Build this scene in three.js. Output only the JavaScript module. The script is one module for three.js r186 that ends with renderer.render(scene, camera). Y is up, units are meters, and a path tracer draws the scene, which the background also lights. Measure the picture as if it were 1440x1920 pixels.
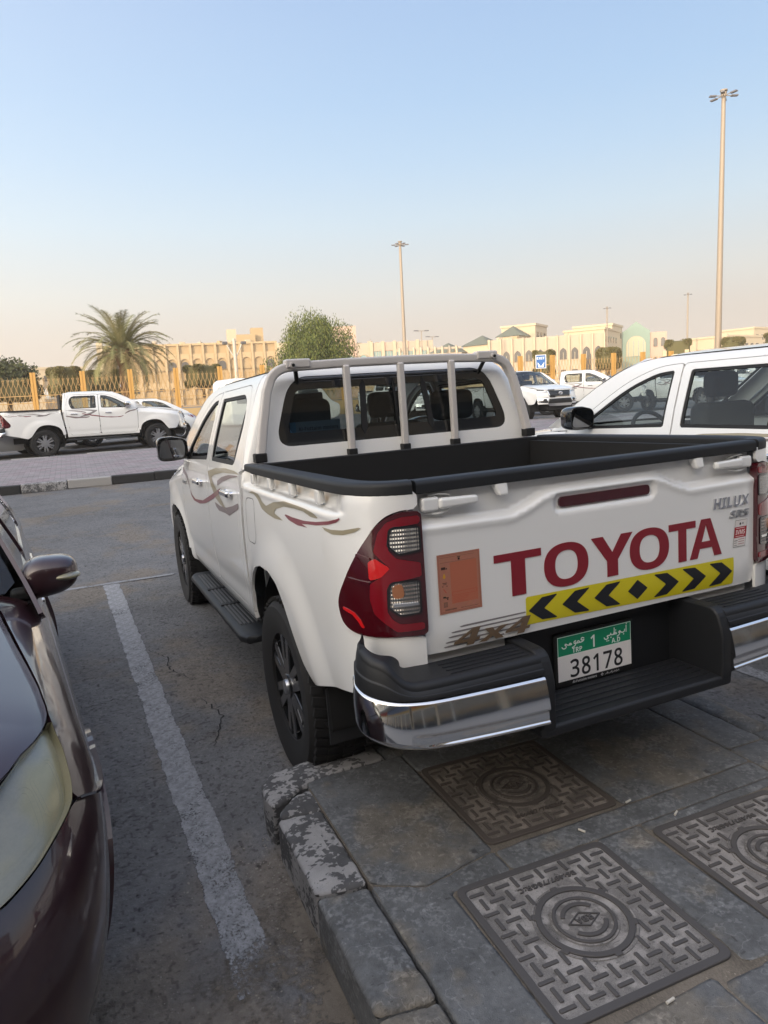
import * as THREE from 'three';
import { mergeGeometries, mergeVertices } from 'three/addons/utils/BufferGeometryUtils.js';
import { RoundedBoxGeometry } from 'three/addons/geometries/RoundedBoxGeometry.js';
import { TextGeometry } from 'three/addons/geometries/TextGeometry.js';
import { FontLoader } from 'three/addons/loaders/FontLoader.js';

// ---------- camera ----------
const scene = new THREE.Scene();
const camera = new THREE.PerspectiveCamera(71.73, 768 / 1024, 0.05, 4000);
camera.position.set(-1.6128, 1.5815, 1.8228);
camera.rotation.set(-0.1586, -0.4075, -0.0517, 'YXZ');
const CAM = camera.position.clone();

// ---------- sky, sun, exposure ----------
const SUN_AZ = new THREE.Vector2(-0.80, 0.60).normalize();      // horizontal direction towards the sun (x, z)
const SUN_EL = 9.0 * Math.PI / 180;
const SUN_DIR = new THREE.Vector3(SUN_AZ.x * Math.cos(SUN_EL), Math.sin(SUN_EL), SUN_AZ.y * Math.cos(SUN_EL));
const SKY_GAIN = 1.0;
function skyColour(dx, dy, dz) {
  const el = Math.asin(Math.max(-1, Math.min(1, dy))) * 180 / Math.PI;
  const stops = [[-90, .20, .17, .15], [-2, .44, .38, .33], [0, .565, .505, .445], [2.5, .595, .535, .475], [5.5, .615, .580, .535], [8, .61, .635, .625], [13, .50, .640, .755], [17, .395, .575, .775], [21, .320, .510, .755], [27, .255, .430, .700], [36, .21, .39, .70], [55, .16, .31, .62], [90, .13, .27, .57]];
  let i = 0; while (i < stops.length - 2 && el > stops[i + 1][0]) i++;
  const a = stops[i], b = stops[i + 1], t = Math.max(0, Math.min(1, (el - a[0]) / (b[0] - a[0])));
  const c = [1, 2, 3].map((k) => a[k] + (b[k] - a[k]) * t);
  const cosS = dx * SUN_DIR.x + dy * SUN_DIR.y + dz * SUN_DIR.z;
  const ang = Math.acos(Math.max(-1, Math.min(1, cosS))) * 180 / Math.PI;
  // hazy air scatters forward: brighter and warmer around the low sun
  const gl = dy > -0.02 ? 6.0 * Math.exp(-ang / 26) + 3.0 * Math.exp(-ang / 38) : 0;
  return [SKY_GAIN * (c[0] + gl * 1.0), SKY_GAIN * (c[1] + gl * .86), SKY_GAIN * (c[2] + gl * .66)];
}
{
  const W = 512, H = 256, d = new Float32Array(W * H * 4);
  for (let j = 0; j < H; j++) for (let i = 0; i < W; i++) {
    const th = ((j + .5) / H - .5) * Math.PI, ph = ((i + .5) / W - .5) * 2 * Math.PI;
    const c = skyColour(Math.cos(ph) * Math.cos(th), Math.sin(th), Math.sin(ph) * Math.cos(th));
    d.set([c[0], c[1], c[2], 1], (j * W + i) * 4);
  }
  const t = new THREE.DataTexture(d, W, H, THREE.RGBAFormat, THREE.FloatType);
  t.mapping = THREE.EquirectangularReflectionMapping; t.magFilter = THREE.LinearFilter; t.minFilter = THREE.LinearFilter;
  t.colorSpace = THREE.LinearSRGBColorSpace; t.needsUpdate = true;
  scene.background = t; scene.environment = t;
}
const sun = new THREE.DirectionalLight(new THREE.Color().setRGB(1, .78, .52), 3.4);
sun.position.copy(SUN_DIR).multiplyScalar(150).add(new THREE.Vector3(20, 0, -40)); sun.target.position.set(20, 0, -40);
sun.castShadow = true; sun.shadow.radius = 1.5; sun.shadow.mapSize.set(4096, 4096);
Object.assign(sun.shadow.camera, { left: -160, right: 160, top: 90, bottom: -90, near: 1, far: 420 });
scene.add(sun, sun.target);
const renderer = new THREE.WebGLRenderer({ antialias: true });
renderer.toneMapping = THREE.LinearToneMapping;
renderer.toneMappingExposure = 1.14;
renderer.shadowMap.enabled = true;

scene.fog = new THREE.FogExp2(new THREE.Color().setRGB(.66, .58, .51), .0013);

// ---------- helpers ----------
let seed = 20240611;
const rnd = () => { seed = (seed * 1664525 + 1013904223) >>> 0; return seed / 4294967296; };
const rr = (a, b) => a + (b - a) * rnd();
const V = (x, y, z) => new THREE.Vector3(x, y, z);
const clamp = (x, a = 0, b = 1) => Math.max(a, Math.min(b, x));
const sst = (a, b, x) => { const t = clamp((x - a) / (b - a)); return t * t * (3 - 2 * t); };
const lerp = (a, b, t) => a + (b - a) * t;
function curve1(pts) {                                   // piecewise smooth 1D function from sorted [x, y] pairs
  return (x) => {
    if (x <= pts[0][0]) return pts[0][1];
    const n = pts.length; if (x >= pts[n - 1][0]) return pts[n - 1][1];
    let i = 0; while (x > pts[i + 1][0]) i++;
    const p0 = pts[Math.max(0, i - 1)], p1 = pts[i], p2 = pts[i + 1], p3 = pts[Math.min(n - 1, i + 2)];
    const h = p2[0] - p1[0], t = (x - p1[0]) / h;
    const s = (p2[1] - p1[1]) / h;
    let m1 = i > 0 ? (p2[1] - p0[1]) / (p2[0] - p0[0]) : s, m2 = i < n - 2 ? (p3[1] - p1[1]) / (p3[0] - p1[0]) : s;
    if (s === 0) m1 = m2 = 0; else { if (m1 / s < 0) m1 = 0; if (m2 / s < 0) m2 = 0; m1 = Math.sign(s) * Math.min(Math.abs(m1), 3 * Math.abs(s)); m2 = Math.sign(s) * Math.min(Math.abs(m2), 3 * Math.abs(s)); }
    const t2 = t * t, t3 = t2 * t;
    return (2 * t3 - 3 * t2 + 1) * p1[1] + (t3 - 2 * t2 + t) * h * m1 + (-2 * t3 + 3 * t2) * p2[1] + (t3 - t2) * h * m2;
  };
}
const used = {};
function numbered(n) { used[n] = (used[n] ?? -1) + 1; return used[n] ? `${n}_${String(used[n]).padStart(3, '0')}` : n; }
function tag(o, label, category, group) { o.userData.label = label; o.userData.category = category; if (group) o.userData.group = group; return o; }
function thing(name, label, category, pos = [0, 0, 0], ry = 0, group) {
  const o = new THREE.Group(); o.name = numbered(name); o.position.set(...pos); o.rotation.y = ry; scene.add(o);
  return tag(o, label, category, group);
}
function mk(name, geo, mat, parent, label) {
  const m = new THREE.Mesh(Array.isArray(geo) ? join(geo) : geo, mat); m.name = name; m.castShadow = m.receiveShadow = true;
  if (parent) parent.add(m); else { m.name = numbered(name); scene.add(m); }
  if (label) m.userData.label = label;
  return m;
}
function struct(name, geo, mat) { const m = mk(name, geo, mat); m.userData.kind = 'structure'; return m; }
function join(list) {
  list = list.map((g) => { let q = g.index ? g.toNonIndexed() : g; for (const k of Object.keys(q.attributes)) if (!['position', 'normal', 'uv'].includes(k)) q.deleteAttribute(k);
    if (!q.attributes.uv) q.setAttribute('uv', new THREE.BufferAttribute(new Float32Array(q.attributes.position.count * 2), 2)); return q; });
  return list.length === 1 ? list[0] : mergeGeometries(list);
}
const box = (w, h, d, x = 0, y = 0, z = 0) => new THREE.BoxGeometry(w, h, d).translate(x, y, z);
const rbox = (w, h, d, r, x = 0, y = 0, z = 0, s = 2) => new RoundedBoxGeometry(w, h, d, s, Math.min(r, w / 2.01, h / 2.01, d / 2.01)).translate(x, y, z);
function cyl(r0, r1, a, b, n = 12, open = false) {        // tapered cylinder from point a to point b
  const A = V(...a), B = V(...b), L = A.distanceTo(B), g = new THREE.CylinderGeometry(r1, r0, L, n, 1, open);
  g.applyQuaternion(new THREE.Quaternion().setFromUnitVectors(V(0, 1, 0), B.clone().sub(A).normalize()));
  return g.translate((A.x + B.x) / 2, (A.y + B.y) / 2, (A.z + B.z) / 2);
}
function tube(pts, r, seg = 24, n = 8, closed = false) { return new THREE.TubeGeometry(new THREE.CatmullRomCurve3(pts.map((p) => V(...p)), closed, 'catmullrom', .4), seg, r, n, closed); }
function sweep(path, section, closedPath = false, capEnds = true, smooth = 60) {
  // path: [{p:[x,y,z], s:[sx,sy,sz] (side axis), u:[..] (up axis), k: scale}], section: closed polygon [[a,b]...] in side/up
  const n = section.length, pos = [], idx = [];
  for (const q of path) for (const [a, b] of section) { const k = q.k ?? 1, kb = q.kb ?? k;
    pos.push(q.p[0] + q.s[0] * a * k + q.u[0] * b * kb, q.p[1] + q.s[1] * a * k + q.u[1] * b * kb, q.p[2] + q.s[2] * a * k + q.u[2] * b * kb); }
  const m = path.length, M = closedPath ? m : m - 1;
  for (let i = 0; i < M; i++) for (let j = 0; j < n; j++) { const a = i * n + j, b = i * n + (j + 1) % n, c = ((i + 1) % m) * n + j, d = ((i + 1) % m) * n + (j + 1) % n; idx.push(a, b, c, b, d, c); }
  if (!closedPath && capEnds) for (const [o, f] of [[0, 1], [(m - 1) * n, 0]]) for (const t of THREE.ShapeUtils.triangulateShape(section.map((s) => new THREE.Vector2(...s)), [])) idx.push(...(f ? [o + t[0], o + t[2], o + t[1]] : [o + t[0], o + t[1], o + t[2]]));
  const g = new THREE.BufferGeometry(); g.setAttribute('position', new THREE.Float32BufferAttribute(pos, 3)); g.setIndex(idx);
  return creased(g, smooth);
}
function creased(g, deg = 40) {                           // split normals at sharp edges
  const ni = g.index ? g.toNonIndexed() : g, p = ni.attributes.position, n = p.count, fn = [], map = new Map();
  const A = V(), B = V(), Cc = V();
  for (let i = 0; i < n; i += 3) { A.fromBufferAttribute(p, i); B.fromBufferAttribute(p, i + 1); Cc.fromBufferAttribute(p, i + 2); const f = B.clone().sub(A).cross(Cc.clone().sub(A)); fn.push(f); }
  const key = (i) => `${Math.round(p.getX(i) * 2e4)},${Math.round(p.getY(i) * 2e4)},${Math.round(p.getZ(i) * 2e4)}`, ks = [];
  for (let i = 0; i < n; i++) { const k = key(i); ks.push(k); const l = map.get(k); if (l) l.push((i / 3) | 0); else map.set(k, [(i / 3) | 0]); }
  const un = fn.map((f) => f.clone().normalize()), c = Math.cos(deg * Math.PI / 180), out = new Float32Array(n * 3);
  for (let i = 0; i < n; i++) { const f = (i / 3) | 0, s = V(); for (const q of map.get(ks[i])) if (un[q].dot(un[f]) > c) s.add(fn[q]); s.normalize(); out.set([s.x, s.y, s.z], i * 3); }
  ni.setAttribute('normal', new THREE.BufferAttribute(out, 3));
  if (!ni.attributes.uv) ni.setAttribute('uv', new THREE.BufferAttribute(new Float32Array(n * 2), 2));
  return ni;
}
// ---- 2D outlines and signed distances ----
function roundPoly(pts, r, seg = 5) {
  const out = [], n = pts.length;
  for (let i = 0; i < n; i++) {
    const p = pts[i], a = pts[(i + n - 1) % n], b = pts[(i + 1) % n], rad = p[2] ?? r;
    const la = Math.hypot(a[0] - p[0], a[1] - p[1]), lb = Math.hypot(b[0] - p[0], b[1] - p[1]), q = Math.min(rad, la * .48, lb * .48);
    if (q < 1e-4) { out.push([p[0], p[1]]); continue; }
    const A = [p[0] + (a[0] - p[0]) / la * q, p[1] + (a[1] - p[1]) / la * q], B = [p[0] + (b[0] - p[0]) / lb * q, p[1] + (b[1] - p[1]) / lb * q];
    for (let k = 0; k <= seg; k++) { const t = k / seg, u = 1 - t; out.push([u * u * A[0] + 2 * u * t * p[0] + t * t * B[0], u * u * A[1] + 2 * u * t * p[1] + t * t * B[1]]); }
  }
  return out;
}
function polySDF(P) {
  const n = P.length;
  let bx0 = 1e9, bx1 = -1e9, by0 = 1e9, by1 = -1e9; for (const p of P) { bx0 = Math.min(bx0, p[0]); bx1 = Math.max(bx1, p[0]); by0 = Math.min(by0, p[1]); by1 = Math.max(by1, p[1]); }
  const f = (x, y) => {
    const ox = Math.max(bx0 - x, x - bx1, 0), oy = Math.max(by0 - y, y - by1, 0); if (ox + oy > .12) return Math.hypot(ox, oy);
    let d = 1e9, s = 1;
    for (let i = 0, j = n - 1; i < n; j = i++) {
      const ex = P[j][0] - P[i][0], ey = P[j][1] - P[i][1], wx = x - P[i][0], wy = y - P[i][1];
      const t = clamp((wx * ex + wy * ey) / (ex * ex + ey * ey || 1e-12)), qx = wx - ex * t, qy = wy - ey * t;
      d = Math.min(d, qx * qx + qy * qy);
      const c1 = y >= P[i][1], c2 = y < P[j][1], c3 = ex * wy > ey * wx; if ((c1 && c2 && c3) || (!c1 && !c2 && !c3)) s = -s;
    }
    return s * Math.sqrt(d);
  };
  f.box = [bx0, bx1, by0, by1]; return f;
}
const inset = (f, d) => { const g = (x, y) => f(x, y) + d; g.box = f.box; return g; };
const cut = (f, ...h) => { const g = (x, y) => { let d = f(x, y); if (d < .2) for (const q of h) d = Math.max(d, -q(x, y)); return d; }; g.box = f.box; return g; };
const meet = (f, ...h) => { const g = (x, y) => { let d = f(x, y); for (const q of h) d = Math.max(d, q(x, y)); return d; }; g.box = f.box; return g; };
const ring = (f, a, b) => { const g = (x, y) => { const d = f(x, y); return Math.max(d - b, a - d); }; g.box = [f.box[0] - b, f.box[1] + b, f.box[2] - b, f.box[3] + b]; return g; };
// a sheet-metal panel: the part of the (u, v) rectangle where sdf < 0, laid on the surface map(u, v), with its edge folded in by `fold`
function panel(sdf, map, step, { fold = .012, out = 0, flip = false, vstep, bounds } = {}) {
  const [u0, u1, v0, v1] = bounds ?? sdf.box, nu = Math.max(2, Math.ceil((u1 - u0) / step)), nv = Math.max(2, Math.ceil((v1 - v0) / (vstep ?? step)));
  const pad = 1, U = (i) => u0 + (u1 - u0) * (i - pad) / nu, Wv = (j) => v0 + (v1 - v0) * (j - pad) / nv, NU = nu + 2 * pad + 1, NV = nv + 2 * pad + 1;
  const val = new Float64Array(NU * NV); for (let j = 0; j < NV; j++) for (let i = 0; i < NU; i++) { let d = sdf(U(i), Wv(j)); if (Math.abs(d) < 1e-7) d = 1e-7; val[j * NU + i] = d; }
  const pos = [], nor = [], uvs = [], idx = [], cache = new Map(), e = 6e-4, sg = flip ? -1 : 1;
  const nrm = (u, v) => { const a = map(u + e, v), b = map(u - e, v), c = map(u, v + e), d = map(u, v - e); const x1 = a[0] - b[0], y1 = a[1] - b[1], z1 = a[2] - b[2], x2 = c[0] - d[0], y2 = c[1] - d[1], z2 = c[2] - d[2];
    let nx = y1 * z2 - z1 * y2, ny = z1 * x2 - x1 * z2, nz = x1 * y2 - y1 * x2; const l = Math.hypot(nx, ny, nz) * sg || 1; return [nx / l, ny / l, nz / l]; };
  const vert = (key, u, v) => { let k = cache.get(key); if (k !== undefined) return k; const p = map(u, v), n = nrm(u, v); k = pos.length / 3; pos.push(p[0] + n[0] * out, p[1] + n[1] * out, p[2] + n[2] * out); nor.push(...n); uvs.push(u, v); cache.set(key, k); return k; };
  const edges = [];
  for (let j = 0; j < NV - 1; j++) for (let i = 0; i < NU - 1; i++) {
    const id = [j * NU + i, j * NU + i + 1, (j + 1) * NU + i + 1, (j + 1) * NU + i], g = id.map((k) => val[k]);
    if (g.every((x) => x > 0)) continue;
    const cu = [U(i), U(i + 1), U(i + 1), U(i)], cv = [Wv(j), Wv(j), Wv(j + 1), Wv(j + 1)], poly = [];
    for (let k = 0; k < 4; k++) { const m = (k + 1) % 4;
      if (g[k] <= 0) poly.push([vert(id[k], cu[k], cv[k]), 0]);
      if ((g[k] <= 0) !== (g[m] <= 0)) { const t = g[k] / (g[k] - g[m]); const lo = Math.min(id[k], id[m]), hi = Math.max(id[k], id[m]); poly.push([vert(lo + '_' + hi, cu[k] + (cu[m] - cu[k]) * t, cv[k] + (cv[m] - cv[k]) * t), g[k] <= 0 ? 1 : 2]); } }
    for (let k = 1; k < poly.length - 1; k++) sg > 0 ? idx.push(poly[0][0], poly[k][0], poly[k + 1][0]) : idx.push(poly[0][0], poly[k + 1][0], poly[k][0]);
    for (let k = 0; k < poly.length; k++) { const m = (k + 1) % poly.length; if (poly[k][1] === 1 && poly[m][1] === 2) edges.push([poly[k][0], poly[m][0]]); }
  }
  if (fold > 0) for (const [a, b] of edges) {
    const A = pos.slice(a * 3, a * 3 + 3), B = pos.slice(b * 3, b * 3 + 3), na = nor.slice(a * 3, a * 3 + 3), nb = nor.slice(b * 3, b * 3 + 3);
    const q = [A, B, B.map((x, i) => x - nb[i] * fold), A.map((x, i) => x - na[i] * fold)];
    let n = V(B[0] - A[0], B[1] - A[1], B[2] - A[2]).cross(V(...na)).normalize().multiplyScalar(sg); const o = pos.length / 3;
    for (const p of q) { pos.push(...p); nor.push(n.x, n.y, n.z); uvs.push(0, 0); }
    sg > 0 ? idx.push(o, o + 2, o + 1, o, o + 3, o + 2) : idx.push(o, o + 1, o + 2, o, o + 2, o + 3);
  }
  const G = new THREE.BufferGeometry(); G.setAttribute('position', new THREE.Float32BufferAttribute(pos, 3)); G.setAttribute('normal', new THREE.Float32BufferAttribute(nor, 3)); G.setAttribute('uv', new THREE.Float32BufferAttribute(uvs, 2)); G.setIndex(idx);
  return G;
}
const mirrorX = (g) => { const q = g.clone(); const p = q.attributes.position, n = q.attributes.normal; for (let i = 0; i < p.count; i++) { p.setX(i, -p.getX(i)); n.setX(i, -n.getX(i)); } if (q.index) { const a = q.index.array; for (let i = 0; i < a.length; i += 3) { const t = a[i]; a[i] = a[i + 1]; a[i + 1] = t; } } else { for (const k of Object.keys(q.attributes)) { const at = q.attributes[k], s = at.itemSize, A = at.array; for (let i = 0; i < at.count; i += 3) for (let c = 0; c < s; c++) { const t = A[i * s + c]; A[i * s + c] = A[(i + 1) * s + c]; A[(i + 1) * s + c] = t; } } } return q; };
// ---- noise and textures ----
function hash2(x, y, s) { let h = (x * 374761393 + y * 668265263 + s * 974634777) | 0; h = Math.imul(h ^ (h >>> 13), 1274126177); h ^= h >>> 16; return (h >>> 0) / 4294967296; }
function vnoise(x, y, per, s) { const xi = Math.floor(x), yi = Math.floor(y), fx = x - xi, fy = y - yi, u = fx * fx * (3 - 2 * fx), v = fy * fy * (3 - 2 * fy), w = (a) => ((a % per) + per) % per;
  const a = hash2(w(xi), w(yi), s), b = hash2(w(xi + 1), w(yi), s), c = hash2(w(xi), w(yi + 1), s), d = hash2(w(xi + 1), w(yi + 1), s); return a + (b - a) * u + (c - a) * v + (a - b - c + d) * u * v; }
function fbm(x, y, per, oct, s = 1) { let a = 0, k = .5, t = 0; for (let i = 0; i < oct; i++) { a += k * vnoise(x, y, per, s + i); t += k; x *= 2; y *= 2; per *= 2; k *= .55; } return a / t; }
function dataTex(W, H, fn, srgb = false, rep = true) {
  const d = new Uint8Array(W * H * 4);
  for (let j = 0; j < H; j++) for (let i = 0; i < W; i++) { const c = fn(i / W, j / H, i, j); const o = (j * W + i) * 4; if (typeof c === 'number') { d[o] = d[o + 1] = d[o + 2] = clamp(c) * 255; d[o + 3] = 255; } else { d[o] = clamp(c[0]) * 255; d[o + 1] = clamp(c[1]) * 255; d[o + 2] = clamp(c[2]) * 255; d[o + 3] = 255; } }
  const t = new THREE.DataTexture(d, W, H, THREE.RGBAFormat); t.magFilter = THREE.LinearFilter; t.minFilter = THREE.LinearMipmapLinearFilter; t.generateMipmaps = true;
  if (rep) t.wrapS = t.wrapT = THREE.RepeatWrapping; if (srgb) t.colorSpace = THREE.SRGBColorSpace; t.needsUpdate = true; return t;
}
const toS = (x) => x <= .0031308 ? x * 12.92 : 1.055 * Math.pow(x, 1 / 2.4) - .055;
const lin = (r, g, b) => new THREE.Color().setRGB(r, g, b);
function canvasTex(w, h, draw) { const c = document.createElement('canvas'); c.width = w; c.height = h; draw(c.getContext('2d'), w, h); const t = new THREE.CanvasTexture(c); t.colorSpace = THREE.SRGBColorSpace; t.anisotropy = 4; return t; }
function uvScale(g, su, sv, ou = 0, ov = 0) { const a = g.attributes.uv; for (let i = 0; i < a.count; i++) a.setXY(i, a.getX(i) * su + ou, a.getY(i) * sv + ov); return g; }
function planarUV(g, ax, ay, k = 1) { const p = g.attributes.position, a = new Float32Array(p.count * 2), A = p.array; for (let i = 0; i < p.count; i++) { a[i * 2] = A[i * 3 + ax] * k; a[i * 2 + 1] = A[i * 3 + ay] * k; } g.setAttribute('uv', new THREE.BufferAttribute(a, 2)); return g; }
function boxUV(g, k = 1) { const p = g.attributes.position, n = g.attributes.normal, a = new Float32Array(p.count * 2); for (let i = 0; i < p.count; i++) { const nx = Math.abs(n.getX(i)), ny = Math.abs(n.getY(i)), nz = Math.abs(n.getZ(i)); const x = p.getX(i), y = p.getY(i), z = p.getZ(i); const [u, v] = ny >= nx && ny >= nz ? [x, z] : nx > nz ? [z, y] : [x, y]; a[i * 2] = u * k; a[i * 2 + 1] = v * k; } g.setAttribute('uv', new THREE.BufferAttribute(a, 2)); return g; }
// the land rises gently away from the parking bays
const groundY = (x, z) => (1 - .30 * sst(4, 20, x)) * .031 * Math.min(Math.max(0, (x - CAM.x) * .396 + (z - CAM.z) * -.918 - 6), 50);
function sheet(x0, x1, z0, z1, nx, nz, dy, edge) {
  const pos = [], uv = [], idx = [];
  for (let j = 0; j <= nz; j++) for (let i = 0; i <= nx; i++) { const x = lerp(x0, x1, i / nx), z = lerp(z0, z1, j / nz); pos.push(x, groundY(x, z) + dy, z); uv.push(x, z); }
  for (let j = 0; j < nz; j++) for (let i = 0; i < nx; i++) { const a = j * (nx + 1) + i, b = a + 1, c = a + nx + 1, d = c + 1; idx.push(a, c, b, b, c, d); }
  const g = new THREE.BufferGeometry(); g.setAttribute('position', new THREE.Float32BufferAttribute(pos, 3)); g.setAttribute('uv', new THREE.Float32BufferAttribute(uv, 2)); g.setIndex(idx); g.computeVertexNormals(); return g;
}
const std = (c, rough = .6, metal = 0, o = {}) => new THREE.MeshStandardMaterial({ color: c, roughness: rough, metalness: metal, ...o });
const phys = (c, rough, o = {}) => new THREE.MeshPhysicalMaterial({ color: c, roughness: rough, ...o });
const fontBold = await new FontLoader().loadAsync('fonts/droid/droid_sans_bold.typeface.json');
const fontReg = await new FontLoader().loadAsync('fonts/droid/droid_sans_regular.typeface.json');
function textGeo(s, size, depth, font = fontBold, bevel = 0) { const g = new TextGeometry(s, { font, size, depth, curveSegments: 6, bevelEnabled: bevel > 0, bevelSize: bevel, bevelThickness: bevel, bevelSegments: 2 }); g.computeBoundingBox(); return g; }
function fitText(s, x0, x1, y0, y1, depth, font = fontBold, skew = 0, bevel = 0) { // letters scaled into a box, sheared to the right by skew
  const g = textGeo(s, 1, depth / Math.max(.02, (y1 - y0)), font, 0), b = g.boundingBox; g.translate(-b.min.x, -b.min.y, 0); g.scale((x1 - x0) / (b.max.x - b.min.x), (y1 - y0) / (b.max.y - b.min.y), y1 - y0);
  if (skew) { const p = g.attributes.position; for (let i = 0; i < p.count; i++) p.setX(i, p.getX(i) + skew * p.getY(i)); }
  return g.translate(x0, y0, 0);
}
// ---------- materials shared by the vehicles ----------
const M = {};
M.white = phys(lin(.82, .815, .80), .30, { clearcoat: 1, clearcoatRoughness: .04 });
M.barPaint = phys(lin(.55, .52, .50), .42, { clearcoat: .35, clearcoatRoughness: .25 });
M.black = std(lin(.006, .006, .0065), .65);
M.blackSoft = std(lin(.02, .021, .024), .62);
M.blackGloss = phys(lin(.006, .006, .007), .12, { clearcoat: 1, clearcoatRoughness: .03 });
M.capPlastic = std(lin(.008, .009, .011), .6);
M.bumperBlack = std(lin(.007, .008, .0105), .55);
M.treadGrey = std(lin(.05, .05, .053), .5);
M.rubber = std(lin(.011, .011, .012), .82);
M.chrome = std(lin(.78, .78, .79), .07, 1);
M.mirrorGlass = std(lin(.20, .205, .215), .03, 1);
M.silver = std(lin(.55, .56, .58), .28, 1);
M.rimBlack = phys(lin(.010, .011, .013), .25, { clearcoat: .8, clearcoatRoughness: .1 });
M.glassDark = phys(lin(.36, .40, .40), .02, { transmission: 1, thickness: 0, ior: 1.5 });
M.glassSide = phys(lin(.74, .80, .79), .02, { transmission: 1, thickness: 0, ior: 1.5 });
M.interior = std(lin(.035, .036, .039), .8);
M.seat = std(lin(.07, .07, .075), .85);
M.lensRed = phys(lin(.060, .003, .007), .16, { clearcoat: 1, clearcoatRoughness: .02 });
M.lensBand = phys(lin(.20, .003, .010), .2, { clearcoat: 1, clearcoatRoughness: .02 });
M.lensBright = phys(lin(.62, .008, .010), .3, { clearcoat: 1, clearcoatRoughness: .02 });
M.lensClear = phys(lin(.42, .41, .40), .16, { metalness: .85, clearcoat: 1, clearcoatRoughness: .02 });
M.lensClear.bumpMap = dataTex(128, 128, (u, v) => { const a = Math.abs(((u * 10) % 1) - .5) * 2, b = Math.abs(((v * 6) % 1) - .5) * 2; return a * .6 + b * .4; }); M.lensClear.bumpScale = .004; M.lensClear.bumpMap.repeat.set(14, 14); M.lensClear.roughness = .1;
M.lensAmber = phys(lin(.55, .22, .10), .25, { metalness: .5, clearcoat: 1 });
M.headlamp = phys(lin(.50, .52, .55), .12, { metalness: .7, clearcoat: 1, clearcoatRoughness: .02 });
M.gold = phys(lin(.32, .28, .19), .4, { clearcoat: .6 });
M.decalRed = phys(lin(.22, .050, .062), .4, { clearcoat: .6 });
M.mauve = phys(lin(.22, .17, .17), .4, { clearcoat: .6 });
M.greyDecal = phys(lin(.22, .20, .20), .4, { clearcoat: .6 });

// ---------- wheel ----------
function makeWheel(near, rimMat) {                        // axle along x, outer face towards -x, centre at the origin
  const w = new THREE.Group(); w.name = 'wheel';
  const R = .388, hw = .118, pr = [[.232, -hw + .012], [.250, -hw - .002], [.254, -hw - .006], [.262, -hw - .006], [.266, -hw - .004], [.300, -hw - .011], [.304, -hw - .014], [.316, -hw - .014], [.320, -hw - .011], [.345, -hw - .007], [.349, -hw - .010], [.356, -hw - .006], [.376, -hw + .022], [.386, -hw + .05], [.388, 0], [.386, hw - .05], [.376, hw - .022], [.352, hw + .004], [.30, hw + .008], [.232, hw - .012], [.224, 0]];
  const lp = []; for (let i = 0; i < pr.length; i++) lp.push(new THREE.Vector2(pr[i][0], pr[i][1])); lp.push(lp[0].clone());
  const tyreG = [new THREE.LatheGeometry(lp, near ? 64 : 28).rotateZ(Math.PI / 2)];
  tyreG[0] = creased(tyreG[0].deleteAttribute('uv') && tyreG[0], 35);
  if (near) for (let k = 0; k < 56; k++) { const a = k / 56 * 2 * Math.PI; for (const s of [-1, 1]) { const b = box(.050, .014, .030, s * .086, R - .004, 0); b.rotateY(s * .25); b.rotateX(a + (s > 0 ? .056 : 0)); tyreG.push(b); } for (const s of [-.033, .033]) { const b = box(.042, .014, .034, s, R - .001, 0); b.rotateX(a + (s > 0 ? .03 : .08)); tyreG.push(b); } }
  mk('tyre', tyreG, M.rubber, w);
  const rim = []; // barrel and lip
  rim.push(creased(new THREE.LatheGeometry([[.226, -hw + .004], [.236, -hw - .002], [.238, -hw + .008], [.222, -hw + .02], [.205, -.02], [.20, .10], [.198, .10], [.203, -.02], [.216, -hw + .02], [.226, -hw + .004]].map((p) => new THREE.Vector2(...p)), near ? 56 : 28).rotateZ(Math.PI / 2), 40));
  const spoke = new THREE.Shape(); spoke.moveTo(-.034, .035); spoke.lineTo(-.040, .10); spoke.lineTo(-.058, .224); spoke.lineTo(-.022, .228); spoke.lineTo(-.010, .12); spoke.lineTo(.010, .12); spoke.lineTo(.022, .228); spoke.lineTo(.058, .224); spoke.lineTo(.040, .10); spoke.lineTo(.034, .035); spoke.closePath();
  for (let k = 0; k < 6; k++) { const g = new THREE.ExtrudeGeometry(spoke, { depth: .028, bevelEnabled: true, bevelSize: .005, bevelThickness: .006, bevelSegments: near ? 2 : 1 }); g.rotateY(-Math.PI / 2); g.translate(-hw + .052, 0, 0); g.rotateX(k * Math.PI / 3); rim.push(g); }
  rim.push(cyl(.058, .052, [-hw + .06, 0, 0], [-hw + .012, 0, 0], 24));
  mk('rim', rim, rimMat, w);
  const nuts = []; for (let k = 0; k < 6; k++) { const a = (k + .5) * Math.PI / 3; nuts.push(cyl(.011, .010, [-hw + .05, .07 * Math.cos(a), .07 * Math.sin(a)], [-hw + .022, .07 * Math.cos(a), .07 * Math.sin(a)], 6)); }
  mk('hub_cap', cyl(.034, .030, [-hw + .02, 0, 0], [-hw + .003, 0, 0], 20), near ? M.silver : rimMat, w); if (near) for (const g of nuts) mk('wheel_nut', g, M.silver, w);
  mk('brake_drum', [cyl(.15, .15, [-.03, 0, 0], [.09, 0, 0], 20)], M.black, w);
  return w;
}
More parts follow.
